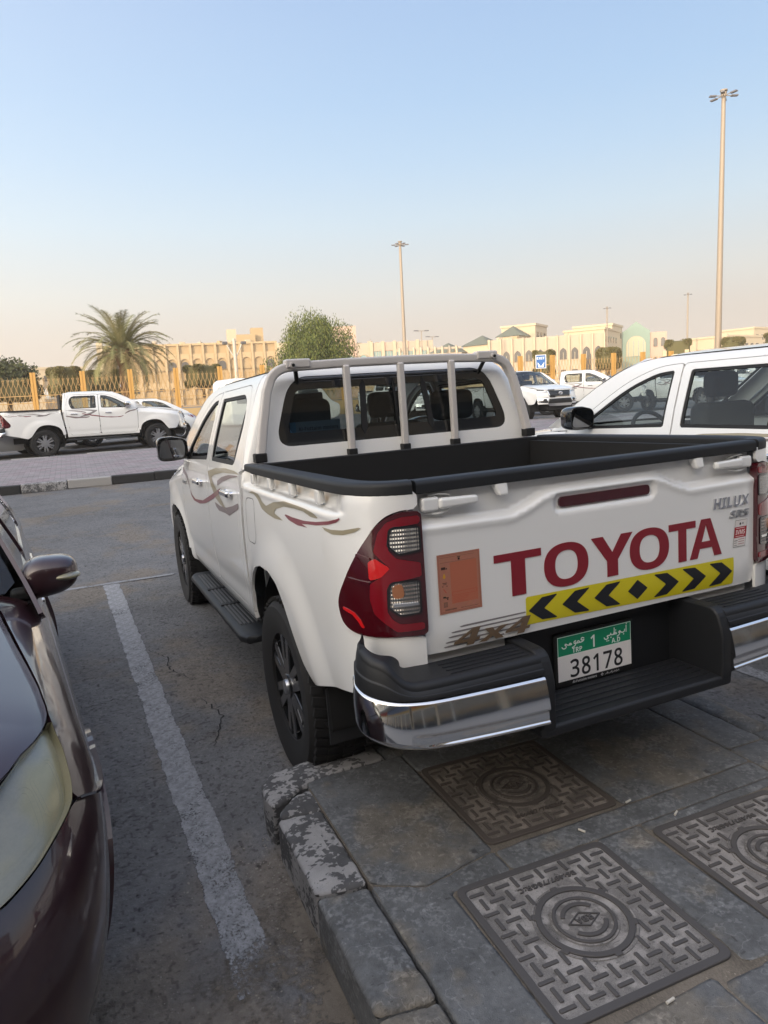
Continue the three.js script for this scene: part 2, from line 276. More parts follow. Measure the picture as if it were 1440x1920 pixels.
// ---------- body surfaces of the double cab pickup (left side, mirrored for the right); nose towards -z, tailgate face at z = 0 ----------
const RAX = -1.04, FAX = -4.125, AXY = .385;
const profY = curve1([[.30, .80], [.50, .838], [.56, .856], [.70, .872], [.90, .883], [1.06, .885], [1.18, .879], [1.26, .866], [1.31, .853], [1.40, .828], [1.55, .777], [1.66, .736], [1.70, .716], [1.735, .690], [1.757, .664], [1.80, .60]]);
const fenderTop = curve1([[-5.1, 1.01], [-4.9, 1.07], [-4.6, 1.14], [-4.2, 1.20], [-3.8, 1.252], [-3.5, 1.275]]);
function halfW(y, z) {
  let w = profY(y);
  for (const c of [RAX, FAX]) { const r = Math.hypot(z - c, (y - AXY) * .93); w += .024 * (1 - sst(.47, .66, r)) * sst(.2, .45, y); }
  if (z > -1.60) { const zone = sst(-1.53, -1.46, z) * (1 - sst(-.34, -.14, z)); w -= .034 * sst(1.224, 1.243, y) * zone; w += .004 * Math.exp(-(((y - 1.216) / .012) ** 2)) * zone; w += (1 - zone) * .016 * sst(1.16, 1.30, y); }
  else w -= .006 * Math.exp(-(((y - .66) / .05) ** 2)) * sst(-3.7, -3.5, z);
  if (z < -3.52) { const k = sst(3.52, 3.7, -z); w -= k * .085 * sst(-.13, .0, y - fenderTop(z)); if (z < -4.4) w -= .22 * ((-z - 4.4) / .6) ** 2; }
  return w;
}
const cornerB = [[-.885, -.36], [-.885, -.10], [-.84, -.012], [-.695, 0]], cornerT = [], CORNER_L = (() => { let L = 0, p = cornerB[0]; cornerT.push([0, 0]); for (let i = 1; i <= 120; i++) { const q = bez(i / 120); L += Math.hypot(q[0] - p[0], q[1] - p[1]); cornerT.push([L, i / 120]); p = q; } return L; })();
function bez(t) { const u = 1 - t, c = cornerB; return [0, 1].map((k) => u * u * u * c[0][k] + 3 * u * u * t * c[1][k] + 3 * u * t * t * c[2][k] + t * t * t * c[3][k]); }
const cornerAt = curve1(cornerT);
function bedMap(u, y) {                                    // u = z + .36 along the side, then arc length round the rear corner
  if (u <= 0) return [-halfW(y, u - .36), y, u - .36];
  const [bx, bz] = bez(cornerAt(Math.min(u, CORNER_L))), w = halfW(y, bz), k = clamp((-bx - .695) / .19);
  return [bx + (.885 - w) * k + (u > CORNER_L ? u - CORNER_L : 0), y, bz];
}
const sideMap = (z, y) => [-halfW(y, z), y, z];
const bedCurve = (pts) => pts.map(([z, y]) => [z + .36, y]);
const archPts = (c, a = []) => [[-.49, .60], [-.485, .66], [-.455, .745], [-.40, .81], [-.30, .865], [-.17, .895], [-.02, .897], [.09, .865], [.17, .80], [.245, .695], [.325, .59], [.42, .535]].map(([z, y]) => [c + z, y]);
const OUT = {};
OUT.bed = roundPoly([...bedCurve([[-1.508, 1.304], [-1.56, .95], [-1.605, .63], [-1.60, .585], ...archPts(RAX), [-.40, .60], [-.16, .655]]), [.30, .68], [CORNER_L - .003, .69], [CORNER_L - .003, 1.304]], .012, 3);
OUT.lamp = roundPoly([[CORNER_L + .004, 1.247], [.40, 1.2476], [.354, 1.2324], [.318, 1.2008], [.274, 1.1474], [.225, 1.0849], [.182, 1.0295], [.144, .9824], [.125, .9429], [.1436, .8906], [.186, .8724], [.243, .8669], [.306, .8692], [.38, .8725], [CORNER_L + .004, .868]], .02, 4);
OUT.rdoor = roundPoly([[-2.525, .575], [-2.525, 1.30], [-2.555, 1.708], [-1.78, 1.712, .10], [-1.705, 1.55, .12], [-1.66, 1.30], [-1.672, 1.05], [-1.725, .62], [-1.75, .575]], .03, 4);
OUT.fdoor = roundPoly([[-2.532, .575], [-2.532, 1.30], [-2.562, 1.708], [-2.76, 1.700, .2], [-3.02, 1.612, .2], [-3.30, 1.435, .2], [-3.575, 1.235], [-3.585, 1.10], [-3.575, .70], [-3.52, .575]], .02, 4);
OUT.rwin = roundPoly([[-2.462, 1.312], [-2.480, 1.662], [-1.89, 1.664, .06], [-1.80, 1.615, .08], [-1.755, 1.50, .1], [-1.80, 1.312, .05]], .015, 4);
OUT.fwin = roundPoly([[-2.605, 1.312], [-2.622, 1.662], [-2.76, 1.652, .15], [-3.0, 1.566, .2], [-3.24, 1.413, .2], [-3.43, 1.285, .02]], .012, 4);
OUT.cab = roundPoly([[-1.602, 1.315], [-1.585, 1.12], [-1.62, .80], [-1.645, .60], [-1.64, .52], [-3.60, .52], [-3.60, .57], [-3.588, 1.265], [-3.87, 1.252], [-3.72, 1.335], [-3.34, 1.575], [-3.06, 1.715, .2], [-2.86, 1.757, .2], [-1.70, 1.757, .03], [-1.650, 1.60]], .008, 3);
OUT.fender = roundPoly([[-3.597, .60], [-3.597, 1.258], [-3.84, 1.245], [-4.2, 1.195], [-4.6, 1.133], [-4.80, 1.082], [-4.86, .99], [-4.80, .80], [-4.70, .62], [-4.60, .60], ...archPts(FAX).map(([z, y]) => [2 * FAX - z, y]).filter((p, i) => i < 11).map(([z, y]) => [z, y])], .012, 3);
const tgContour = curve1([[-.70, 1.200], [-.50, 1.197], [-.385, 1.194], [-.31, 1.214], [-.24, 1.243], [-.17, 1.252], [.17, 1.252], [.24, 1.243], [.31, 1.214], [.385, 1.194], [.50, 1.197], [.70, 1.200]]);
function tgMap(x, y) {
  const c = tgContour(x); let z = -.030 * sst(c - .012, c + .016, y) + .004 * Math.exp(-(((y - c + .016) / .014) ** 2));
  const bx = Math.max(Math.abs(x) - .19, 0), by = Math.max(Math.abs(y - 1.206) - .010, 0), r = Math.hypot(bx, by); z -= .012 * (1 - sst(.006, .030, r)) * (y < c ? 1 : .3);
  z -= .010 * sst(.905, .780, y) * sst(.905, .78, y); z -= .006 * sst(.62, .70, Math.abs(x));
  return [x, y, z];
}
const backZ = (y) => -1.562 - .085 * clamp((y - 1.25) / .55) ** 1.2 - .03 * sst(1.70, 1.79, y);
function backMap(u, y) { const w = halfW(y, -1.7) + .0, r = .07, d = clamp((Math.abs(u) * w - (w - r)) / r); return [u * w, y, backZ(y) - r * .55 * (1 - Math.sqrt(Math.max(0, 1 - d * d * .999))) ]; }
function roofMap(x, z) { const t = clamp(Math.abs(x) / .664); return [x, 1.757 + .052 * (1 - t ** 2.4) - .030 * sst(-1.86, -1.675, z) * (1 - t ** 2.4) - .045 * sst(2.75, 3.06, -z), z]; }
function hoodMap(x, z) { const t = clamp((-z - 3.82) / 1.12), a = Math.abs(x) / .74; return [x, 1.284 - .075 * t - .12 * t ** 4 - .04 * a ** 3 + .012 * sst(.45, .55, a) * (1 - t), z]; }
function windMap(u, t) { return [u * lerp(.80, .655, t), lerp(1.275, 1.772, t) - .02 * u * u * t + .0, lerp(-3.85, -3.035, t) + .13 * u * u * (1 - t) + .05 * u * u * t]; }
function frontMap(u, y) { const a = Math.abs(u); return [u * .80, y, -5.03 + .20 * a ** 3.2 + .05 * sst(.85, 1.08, y) - .03 * sst(.82, .70, y)]; }

function makePickup(o) {
  const S = o.step, root = new THREE.Group(), near = o.near;
  const both = (name, geo, mat, parent = root) => { const a = mk(name, geo, mat, parent), b = mk(name, mirrorX(geo), mat, parent); return [a, b]; };
  const lampF = polySDF(OUT.lamp), bedF = polySDF(OUT.bed);
  // bed sides with fuel flap on the left
  const flapF = polySDF(roundPoly([[-1.115, 1.175], [-.945, 1.185], [-.955, .97], [-1.12, .965]], .045));
  const bl = mk('bed_side', panel(cut(bedF, inset(lampF, -.003)), bedMap, S), M.white, root);
  mk('bed_side', mirrorX(bl.geometry), M.white, root);
  if (near) { mk('fuel_flap', panel(ring(flapF, -.0025, .0015), bedMap, .004, { fold: 0, out: .0008 }), M.black, bl); }
  // tie hooks under the rail
  const hk = []; for (const z of (near ? [-1.36, -1.06, -.74, -.42] : [])) { hk.push(rbox(.026, .055, .05, .012, -.858, 1.270, z)); }
  for (const g of hk) both('rope_hook', g, M.white);
  // tail lamps
  for (const s of [1, -1]) {
    const f = s > 0 ? (g) => g : mirrorX;
    const lm = mk('tail_lamp', f(panel(inset(lampF, .001), bedMap, Math.min(S, .012), { out: .009, fold: .03 })), M.lensRed, root);
    const P = (pts, r = .006) => polySDF(roundPoly(pts, r, 3)), st = near ? .006 : .02;
    const band = P([[.4565, 1.2326], [.40, 1.2316], [.358, 1.2184], [.332, 1.1868], [.3174, 1.1307], [.34, 1.1074], [.364, 1.083], [.336, 1.0556], [.3013, 1.0353], [.2969, .987], [.3069, .9445], [.3354, .9172], [.3712, .8878], [.452, .8889], [.452, .9104], [.3821, .9111], [.36, .9267], [.3476, .9509], [.3504, 1.0224], [.3657, 1.0408], [.452, 1.051], [.452, 1.092], [.382, 1.1103], [.361, 1.1349], [.3594, 1.1768], [.3705, 1.2039], [.456, 1.209]]);
    mk('light_band', f(panel(band, bedMap, st, { out: .0115, fold: .004 })), M.lensBand, lm);
    if (near) {
      mk('reversing_lens', f(panel(P([[.3676, 1.1949], [.3794, 1.201], [.4516, 1.1984], [.4518, 1.1308], [.3877, 1.1238], [.362, 1.1488]]), bedMap, .006, { out: .011, fold: .004 })), M.lensClear, lm);
      mk('indicator_lens', f(panel(P([[.3605, 1.0316], [.3725, 1.0381], [.4429, 1.0378], [.4412, .9426], [.3818, .94], [.3533, .9652]]), bedMap, .006, { out: .011, fold: .004 })), M.lensClear, lm);
      mk('indicator_bulb', f(panel(P([[.366, 1.030], [.395, 1.034], [.398, .992], [.366, .990]], .012), bedMap, .004, { out: .0125, fold: .003 })), M.lensAmber, lm);
      mk('indicator_sill', f(panel(P([[.366, .966], [.438, .966], [.438, .974], [.366, .974]], .001), bedMap, .003, { out: .0128, fold: .003 })), M.chrome, lm);
      mk('indicator_edge', f(panel(ring(P([[.3605, 1.0316], [.3725, 1.0381], [.4429, 1.0378], [.4412, .9426], [.3818, .94], [.3533, .9652]]), -.001, .005), bedMap, .003, { out: .0125, fold: .004 })), M.blackGloss, lm);
      mk('reversing_edge', f(panel(ring(P([[.3676, 1.1949], [.3794, 1.201], [.4516, 1.1984], [.4518, 1.1308], [.3877, 1.1238], [.362, 1.1488]]), -.001, .005), bedMap, .003, { out: .0125, fold: .004 })), M.blackGloss, lm);
      mk('reflector', f(panel(P([[.299, 1.1017], [.3209, 1.112], [.3642, 1.0833], [.3363, 1.0556], [.2994, 1.0447]]), bedMap, .006, { out: .012, fold: .003 })), M.lensBright, lm);
      mk('side_strip', f(panel(P([[.1632, .9433], [.1964, .9414], [.2275, .9359], [.2526, .9181], [.2681, .8936], [.2560, .8929], [.2400, .9123], [.2170, .9274], [.1644, .9349]], .002), bedMap, .003, { out: .0112, fold: .002 })), M.lensBright, lm);
      for (const q of [[[.2554, 1.1245], [.308, 1.1116], [.3047, 1.1044], [.2543, 1.1148]], [[.2071, 1.0459], [.3017, 1.0401], [.2983, 1.0327], [.2104, 1.039]]]) mk('lens_ridge', f(panel(P(q, .002), bedMap, .004, { out: .0135, fold: .006 })), M.lensRed, lm);
    }
  }
  // doors, windows
  const rwF = polySDF(OUT.rwin), fwF = polySDF(OUT.fwin), rdF = polySDF(OUT.rdoor), fdF = polySDF(OUT.fdoor);
  const glassMap = (z, y) => { const p = sideMap(z, y); return [p[0] + .012, p[1], p[2]]; };
  for (const s of [1, -1]) {
    const f = s > 0 ? (g) => g : mirrorX;
    for (const [nm, dF, wF, hz] of [['rear_door', rdF, rwF, -1.86], ['front_door', fdF, fwF, -2.78]]) {
      const d = mk(nm, f(panel(cut(inset(dF, .0025), inset(wF, -.004)), sideMap, S, { fold: .022 })), M.white, root);
      mk('window_glass', f(panel(inset(wF, -.006), glassMap, Math.max(S, .03), { fold: 0 })), M.glassSide, d);
      mk('window_seal', f(panel(ring(wF, -.016, .006), glassMap, near ? .008 : .02, { out: .006, fold: .01 })), M.black, d);
      if (nm === 'rear_door') mk('window_divider', f(panel(polySDF([[-1.865, 1.31], [-1.835, 1.31], [-1.79, 1.66], [-1.82, 1.66]]), glassMap, .02, { out: .003, fold: .006 })), M.black, d);
      const hd = mk('door_handle', f(join([rbox(.030, .034, .185, .014, -.905, 1.165, hz, 3), cyl(.012, .014, [-.905, 1.165, hz + .08], [-.870, 1.165, hz + .08], 8), cyl(.012, .014, [-.905, 1.165, hz - .08], [-.870, 1.165, hz - .08], 8)])), near ? M.chrome : M.chrome, d);
      if (near) { const cup = polySDF(roundPoly([[hz - .08, 1.135], [hz + .08, 1.135], [hz + .08, 1.195], [hz - .08, 1.195]], .03)); mk('handle_cup', f(panel(cup, (z, y) => { const p = sideMap(z, y), c = -cup(z, y); return [p[0] + .018 * sst(0, .03, c), y, z]; }, .01, { out: .0012, fold: 0 })), M.white, d); }
    }
    const cf = cut(polySDF(OUT.cab), inset(rdF, -.002), inset(fdF, -.002));
    mk('cab_side', f(panel(cf, sideMap, S, { fold: .02 })), M.white, root);
    const fd = mk('front_fender', f(panel(polySDF(OUT.fender), sideMap, S, { fold: .02 })), M.white, root);
    // black sail panel ahead of the front window and A pillar
    mk('mirror_base', f(panel(polySDF([[-3.43, 1.285], [-3.29, 1.375], [-3.30, 1.285]]), glassMap, .02, { out: .010, fold: .012 })), M.black, root);
    const mir = mk('door_mirror', f(mirrorShell(near)), near && s > 0 ? M.blackGloss : (near ? M.blackGloss : M.chrome), root);
    mk('mirror_glass', f(new THREE.ShapeGeometry(new THREE.Shape(roundPoly([[-.094, -.060], [.080, -.068], [.088, .058], [-.072, .066]], .04, 5).map((p) => new THREE.Vector2(...p)))).rotateX(.16).translate(-.972, 1.368, -3.236)), M.mirrorGlass, mir);
    mk('mirror_arm', f(join([rbox(.09, .05, .05, .02, -.885, 1.315, -3.32)])), M.black, mir);
    const ap = panel(polySDF([[0, 0], [1, 0], [1, 1], [0, 1]]), (u, t) => { const w = windMap(1, t), y = lerp(1.275, 1.757, t), z = curve1([[1.252, -3.87], [1.335, -3.72], [1.575, -3.35], [1.715, -3.07], [1.757, -2.87]])(y); const a = [halfW(y, Math.max(z, -3.5)), y, z]; return [-lerp(w[0], a[0], u), lerp(w[1], a[1], u) + .006 * Math.sin(Math.PI * u), lerp(w[2], a[2], u) - .012 * Math.sin(Math.PI * u)]; }, .1, { fold: 0, bounds: [0, 1, 0, 1] });
    mk('windscreen_pillar', f(ap), M.white, root);
  }
  // roof, back of the cab, windscreen, hood
  const roof = mk('roof', panel(polySDF(roundPoly([[-.66, -1.675], [.66, -1.675], [.655, -3.045], [-.655, -3.045]], .03)), roofMap, Math.max(S * 2, .03), { flip: true, fold: .03 }), M.white, root);
  if (near) for (const s of [-1, 1]) { const ch = []; ch.push(sweep([[-1.68], [-2.2], [-2.8], [-2.98]].map(([z]) => ({ p: [s * .645, roofMap(.645, z)[1] + .003, z], s: [1, 0, 0], u: [0, 1, 0] })), [[-.006, -.006], [.006, -.006], [.006, .004], [-.006, .004]])); mk('roof_channel', ch, M.black, roof); }
  mk('aerial', [cyl(.004, .002, [.32, 1.79, -2.86], [.33, 1.86, -2.60], 6), rbox(.03, .02, .06, .008, .32, 1.787, -2.88)], M.black, roof);
  const winP = roundPoly([[-.825, 1.392], [.825, 1.392], [.80, 1.730], [-.80, 1.730]], .11, 6).map(([u, y]) => [u, y]);
  const rwO = polySDF(winP), backTop = [...Array(21).keys()].map((k) => { const u = 1 - k / 10; return [u, 1.756 + .022 * (1 - Math.abs(u) ** 2.4)]; }), backF = polySDF([[-1, 1.20], [1, 1.20], ...backTop]);
  const cb = mk('cab_back', panel(cut(backF, inset(rwO, -.002)), backMap, S * 1.3, { fold: .02 }), M.white, root);
  mk('lower_back', [box(1.6, .70, .02, 0, .86, -1.575)], M.white, cb);
  const gm = (u, y) => { const p = backMap(u, y); return [p[0], p[1], p[2] - .004]; };
  const rg = mk('rear_window', panel(ring(rwO, -.062, .004), gm, .012, { fold: .012 }), M.blackGloss, root);
  mk('window_glass', panel(inset(rwO, .055), gm, .05, { fold: 0 }), M.glassDark, rg);
  for (const [x, w] of [[-.245, .04], [.235, .04], [-.005, .018]]) mk('mullion', panel(polySDF([[x - w / 2, 1.42], [x + w / 2, 1.42], [x + w / 2, 1.70], [x - w / 2, 1.70]]), gm, .03, { out: .004, fold: .01 }), M.black, rg);
  const wf = polySDF(roundPoly([[-.985, .01], [.985, .01], [.985, .985], [-.985, .985]], .06));
  mk('windscreen', panel(inset(wf, .03), windMap, .06, { flip: true, fold: 0 }), M.glassSide, root);
  mk('windscreen_edge', panel(ring(wf, -.04, .01), windMap, .025, { flip: true, out: .001, fold: 0 }), M.black, root);
  mk('hood', panel(polySDF(roundPoly([[-.765, -3.80], [.765, -3.80], [.76, -4.3], [.71, -4.75], [.58, -4.95], [-.58, -4.95], [-.71, -4.75], [-.76, -4.3]], .03)), hoodMap, Math.max(S * 2, .03), { flip: true, fold: .03 }), M.white, root);
  mk('cowl', [box(1.5, .03, .22, 0, 1.245, -3.80)], M.black, root);
  // front end
  const FP = (pts, r = .01) => polySDF(roundPoly(pts, r, 3)), fs = near ? .04 : .02;
  mk('front_bumper', panel(FP([[-1, .60], [1, .60], [1, .84], [.9, .86], [-.9, .86], [-1, .84]], .03), frontMap, fs, { flip: true, fold: .06, out: .02 }), o.frontBumper ?? M.white, root);
  mk('front_panel', panel(FP([[-1, .62], [1, .62], [1, 1.04], [.8, 1.09], [-.8, 1.09], [-1, 1.04]], .02), frontMap, .05, { flip: true, fold: .1 }), M.white, root);
  const gr = mk('grille', panel(FP([[-.50, .83], [.50, .83], [.58, 1.06], [-.58, 1.06]], .03), frontMap, fs, { flip: true, fold: .03, out: .022 }), M.blackGloss, root);
  mk('grille_surround', panel(ring(FP([[-.50, .83], [.50, .83], [.58, 1.06], [-.58, 1.06]], .03), -.012, .028), frontMap, fs / 2, { flip: true, fold: .03, out: .034 }), M.chrome, gr);
  for (const y of [.90, .96, 1.02]) mk('grille_bar', panel(FP([[-.5, y - .008], [.5, y - .008], [.5, y + .008], [-.5, y + .008]], .004), frontMap, .016, { flip: true, fold: .01, out: .034 }), M.bumperBlack, gr);
  mk('front_emblem', [new THREE.TorusGeometry(.055, .010, 8, 24).scale(1.3, .9, 1).translate(0, .955, -5.075), new THREE.TorusGeometry(.03, .008, 8, 20).scale(.8, 1.3, 1).translate(0, .955, -5.078), new THREE.TorusGeometry(.03, .008, 8, 20).scale(1.5, .6, 1).translate(0, .972, -5.078)], M.chrome, gr);
  const fl = mk('lower_grille', panel(FP([[-.62, .62], [.62, .62], [.55, .77], [-.55, .77]], .02), frontMap, fs, { flip: true, fold: .03, out: .034 }), M.black, root);
  mk('skid_plate', panel(FP([[-.55, .53], [.55, .53], [.62, .62], [-.62, .62]], .02), frontMap, fs, { flip: true, fold: .05, out: .03 }), M.silver, root);
  for (const s of [-1, 1]) {
    mk('headlight', panel(FP([[s * .60, .99], [s * .62, 1.075], [s * .97, 1.10], [s * .995, 1.06], [s * .99, 1.00]].sort((a, b) => 0), .012), frontMap, .02, { flip: true, fold: .02, out: .012 }), M.headlamp, root);
    const fb = mk('bumper_chrome', panel(FP([[s * .62, .64], [s * .98, .67], [s * .98, .80], [s * .58, .83]], .02), frontMap, .025, { flip: true, fold: .02, out: .034 }), M.chrome, root);
    mk('fog_lamp', panel(FP([[s * .66, .69], [s * .80, .70], [s * .80, .76], [s * .66, .77]], .02), frontMap, .02, { flip: true, fold: .02, out: .044 }), M.black, fb);
  }
  // tailgate
  const tgF = polySDF(roundPoly([[-.698, .795], [-.698, 1.30], [.698, 1.30], [.698, .795]], .012));
  const tg = mk('tailgate', panel(inset(tgF, .002), tgMap, near ? .011 : .04, { fold: .04 }), M.white, root);
  mk('inner_skin', [box(1.39, .48, .012, 0, 1.05, -.058)], M.black, tg);
  mk('brake_light', panel(polySDF(roundPoly([[-.19, 1.190], [.19, 1.190], [.19, 1.224], [-.19, 1.224]], .014)), (x, y) => [x, y, -.004], near ? .008 : .03, { fold: .015 }), M.lensRed, tg);
  for (const s of near ? [-1, 1] : []) {
    const h = mk('tailgate_latch', [rbox(.060, .044, .03, .010, s * .652, 1.256, -.016)], M.white, tg);
    const lever = rbox(.135, .036, .026, .012, 0, 0, 0, 3); { const p = lever.attributes.position; for (let i = 0; i < p.count; i++) { const t = (-s * p.getX(i) + .0675) / .135; p.setY(i, p.getY(i) * lerp(1, .72, t)); } }
    mk('latch_lever', [lever.translate(s * .560, 1.256, -.004)], M.white, h);
    for (const tb of [tube([[s * .655, 1.281, -.022], [s * .625, 1.286, -.010], [s * .59, 1.280, -.016], [s * .575, 1.272, -.026]], .004, 12, 6), tube([[s * .665, 1.229, -.022], [s * .625, 1.226, -.010], [s * .59, 1.232, -.016], [s * .575, 1.238, -.026]], .004, 12, 6)]) mk('latch_loop', tb, M.white, h);
    const nb = rbox(.040, .06, .03, .010, s * .41, 1.284, -.018, 3); { const p = nb.attributes.position; for (let i = 0; i < p.count; i++) { const t = clamp((1.31 - p.getY(i)) / .06); p.setX(i, s * .41 + (p.getX(i) - s * .41) * lerp(1.5, .8, t) + .01 * t); p.setZ(i, p.getZ(i) + .012 * t); } nb.computeVertexNormals(); }
    mk('rope_hook', nb, M.white, tg);
  }
  // bed: liner, rails
  mk('bed_liner', [box(1.48, .03, 1.46, 0, .80, -.80), box(.02, .50, 1.42, -.755, 1.055, -.80), box(.02, .50, 1.42, .755, 1.055, -.80), box(1.50, .52, .02, 0, 1.06, -1.49), ...(near ? [...Array(9).keys()].map((k) => rbox(.07, .016, 1.40, .006, -.6 + k * .15, .82, -.80)) : []), rbox(.26, .22, .86, .05, -.64, .92, -1.04), rbox(.26, .22, .86, .05, .64, .92, -1.04)], M.black, root);
  const sec = []; { const hw = .036, hh = .020, r = .015; for (const [cx, cy, a0] of [[hw - r, hh - r, 0], [-hw + r, hh - r, 90], [-hw + r, -hh + .004, 180], [hw - r, -hh + .004, 270]]) for (let k = 0; k <= 4; k++) { const a = (a0 + k * 22.5) * Math.PI / 180; sec.push([cx + Math.cos(a) * (cy < 0 ? .004 : r) + (cy < 0 ? Math.sign(cx) * (r - .004) : 0), cy + Math.sin(a) * (cy < 0 ? .004 : r)]); } }
  const railPts = []; for (let k = 0; k <= 6; k++) railPts.push([-.838, lerp(-1.505, -.40, k / 6)]); for (let k = 1; k <= 14; k++) { const t = k / 14, u = 1 - t, b = [[-.838, -.40], [-.838, -.13], [-.815, -.052], [-.704, -.034]]; railPts.push([0, 1].map((c) => u * u * u * b[0][c] + 3 * u * u * t * b[1][c] + 3 * u * t * t * b[2][c] + t * t * t * b[3][c])); }
  const railPath = railPts.map(([x, z], i) => { const a = railPts[Math.max(0, i - 1)], b = railPts[Math.min(railPts.length - 1, i + 1)], l = Math.hypot(b[0] - a[0], b[1] - a[1]), tx = (b[0] - a[0]) / l, tz = (b[1] - a[1]) / l; return { p: [x, 1.314, z], s: [-tz, 0, tx], u: [0, 1, 0], k: i === 0 ? .8 : 1 }; });
  const railG = sweep(railPath, sec, false, true, 50);
  both('rail_cap', railG, near ? M.capPlastic : M.black);
  mk('tailgate_cap', sweep([-.699, -.35, 0, .35, .699].map((x) => ({ p: [x, 1.312, -.034], s: [0, 0, -1], u: [0, 1, 0] })), sec, false, true, 50), near ? M.capPlastic : M.black, root);
  mk('front_rail', sweep([-.80, 0, .80].map((x) => ({ p: [x, 1.312, -1.505], s: [0, 0, -1], u: [0, 1, 0], k: .6 })), sec, false, true, 50), M.black, root);
  // roll bar
  if (o.rollbar) {
    const bs = [[-.0225, -.022], [.0225, -.022], [.0225, .022], [-.0225, .022]], rs = roundPoly(bs, .012, 3), bp = [];
    const pl = []; const add = (x, y, z) => pl.push([x, y, z]);
    add(-.775, 1.345, -1.535); add(-.745, 1.50, -1.55); add(-.708, 1.66, -1.565); for (let k = 0; k <= 8; k++) { const t = k / 8, u = 1 - t, q = [[-.690, 1.70], [-.665, 1.772], [-.57, 1.776]]; add(u * u * q[0][0] + 2 * u * t * q[1][0] + t * t * q[2][0], u * u * q[0][1] + 2 * u * t * q[1][1] + t * t * q[2][1], -1.572); }
    add(-.30, 1.784, -1.572); const full = [...pl, [0, 1.786, -1.572], ...pl.slice().reverse().map(([x, y, z]) => [-x, y, z])];
    for (let i = 0; i < full.length; i++) { const a = full[Math.max(0, i - 1)], b = full[Math.min(full.length - 1, i + 1)], t = V(b[0] - a[0], b[1] - a[1], b[2] - a[2]).normalize(), nz = V(0, 0, 1), n = t.clone().cross(nz).normalize(); bp.push({ p: full[i], s: [n.x, n.y, n.z], u: [0, 0, 1] }); }
    const rb = mk('roll_bar', sweep(bp, rs, false, true, 40), o.rollbar, root);
    for (const x of [-.291, .012, .313]) { mk('upright', [rbox(.036, .455, .034, .010, x, 1.545, -1.556)], o.rollbar, rb); mk('foot_sleeve', [rbox(.048, .034, .042, .006, x, 1.335, -1.556)], M.black, rb); }
    for (const s of [-1, 1]) { mk('foot_sleeve', [rbox(.060, .045, .055, .006, s * .777, 1.350, -1.535)], M.black, rb);
      mk('bar_bracket', [rbox(.13, .046, .056, .010, s * .54, 1.790, -1.572), cyl(.014, .014, [s * .572, 1.782, -1.53], [s * .572, 1.782, -1.545], 10)], o.rollbar, rb);
      mk('bar_bolt', [cyl(.008, .008, [s * .572, 1.782, -1.522], [s * .572, 1.782, -1.535], 6)], M.black, rb);
      mk('brace_strap', [cyl(.011, .011, [s * .545, 1.768, -1.59], [s * .525, 1.69, -1.645], 6)], M.black, rb); }
  }
  // rear bumper: black corner pieces, chrome wraps, centre step
  for (const s of [1, -1]) {
    const f = s > 0 ? (g) => g : mirrorX;
    const plan = (u) => { const P = [[-.902, -.085], [-.925, -.01], [-.915, .055], [-.865, .115], [-.78, .142], [-.60, .150], [-.385, .150]], c = plan.c ?? (plan.c = new THREE.CatmullRomCurve3(P.map(([x, z]) => V(x, 0, z)))), q = c.getPoint(clamp(u)); return [q.x, q.z]; };
    const topY = curve1([[0, .868], [.18, .862], [.34, .850], [.44, .838], [.56, .790], [.64, .776], [1, .776]]), midY = curve1([[0, .762], [.3, .752], [.6, .738], [1, .722]]), lowY = curve1([[0, .712], [.10, .678], [.24, .636], [.42, .606], [.70, .580], [1, .556]]), depth = curve1([[0, .030], [.3, .045], [.45, .085], [.60, .150], [1, .155]]);
    const nOut = (u) => { const a = plan(u - .01), b = plan(u + .01), l = Math.hypot(b[0] - a[0], b[1] - a[1]) || 1; return [-(b[1] - a[1]) / l, (b[0] - a[0]) / l]; };
    const rect = () => { const q = (u, v) => Math.max(-u, u - 1, -v, v - 1); q.box = [0, 1, 0, 1]; return q; };
    const bk = panel(rect(), (u, v) => { const [x, z] = plan(u), [nx, nz] = nOut(u); let y, off; const t = topY(u), m = midY(u) - .003; if (v < .5) { y = lerp(m, t - .022, v / .5); off = .004 - .012 * (v / .5) ** 2 - .004 * sst(.24, .27, v); } else if (v < .68) { const a = (v - .5) / .18 * Math.PI / 2; y = t - .022 + .022 * Math.sin(a); off = -.012 - .022 * (1 - Math.cos(a)); } else { y = t - .002 * (v - .68); off = -.034 - (depth(u) - .034) * (v - .68) / .32; } return [x + nx * off, y, z + nz * off]; }, .022, { fold: .02 });
    const ck = mk('bumper_corner', f(bk), M.bumperBlack, root);
    if (near) for (let k = 0; k < 4; k++) mk('pad_rib', f(rbox(.27, .005, .008, .002, -.545, .777, .030 + k * .026)), M.bumperBlack, ck);
    mk('bumper_core', f(join([box(.30, .14, .10, -.56, .69, .05), box(.20, .10, .06, -.76, .70, .03)])), M.black, root);
    const chG = panel(rect(), (u, v) => { const [x, z] = plan(u), [nx, nz] = nOut(u), y = lerp(lowY(u), midY(u), v); let off = .004 + .030 * (1 - v) * sst(.05, .35, u) - .034 * Math.max(0, 1 - v / .20) ** 2 - .010 * sst(.90, 1, v) + .006 * Math.sin(Math.PI * v) - .012 * sst(.55, .75, u) * sst(.40, .30, v) * sst(.10, .18, v); return [x + nx * off, y, z + nz * off]; }, .018, { fold: .05 });
    mk('bumper_chrome', f(chG), M.chrome, root);
  }
  const st = [rbox(.80, .040, .225, .014, 0, .530, .040)]; if (near) for (let k = 0; k < 5; k++) st.push(rbox(.66, .007, .010, .002, 0, .551, -.03 + k * .034));
  mk('bumper_step', st, M.bumperBlack, root);
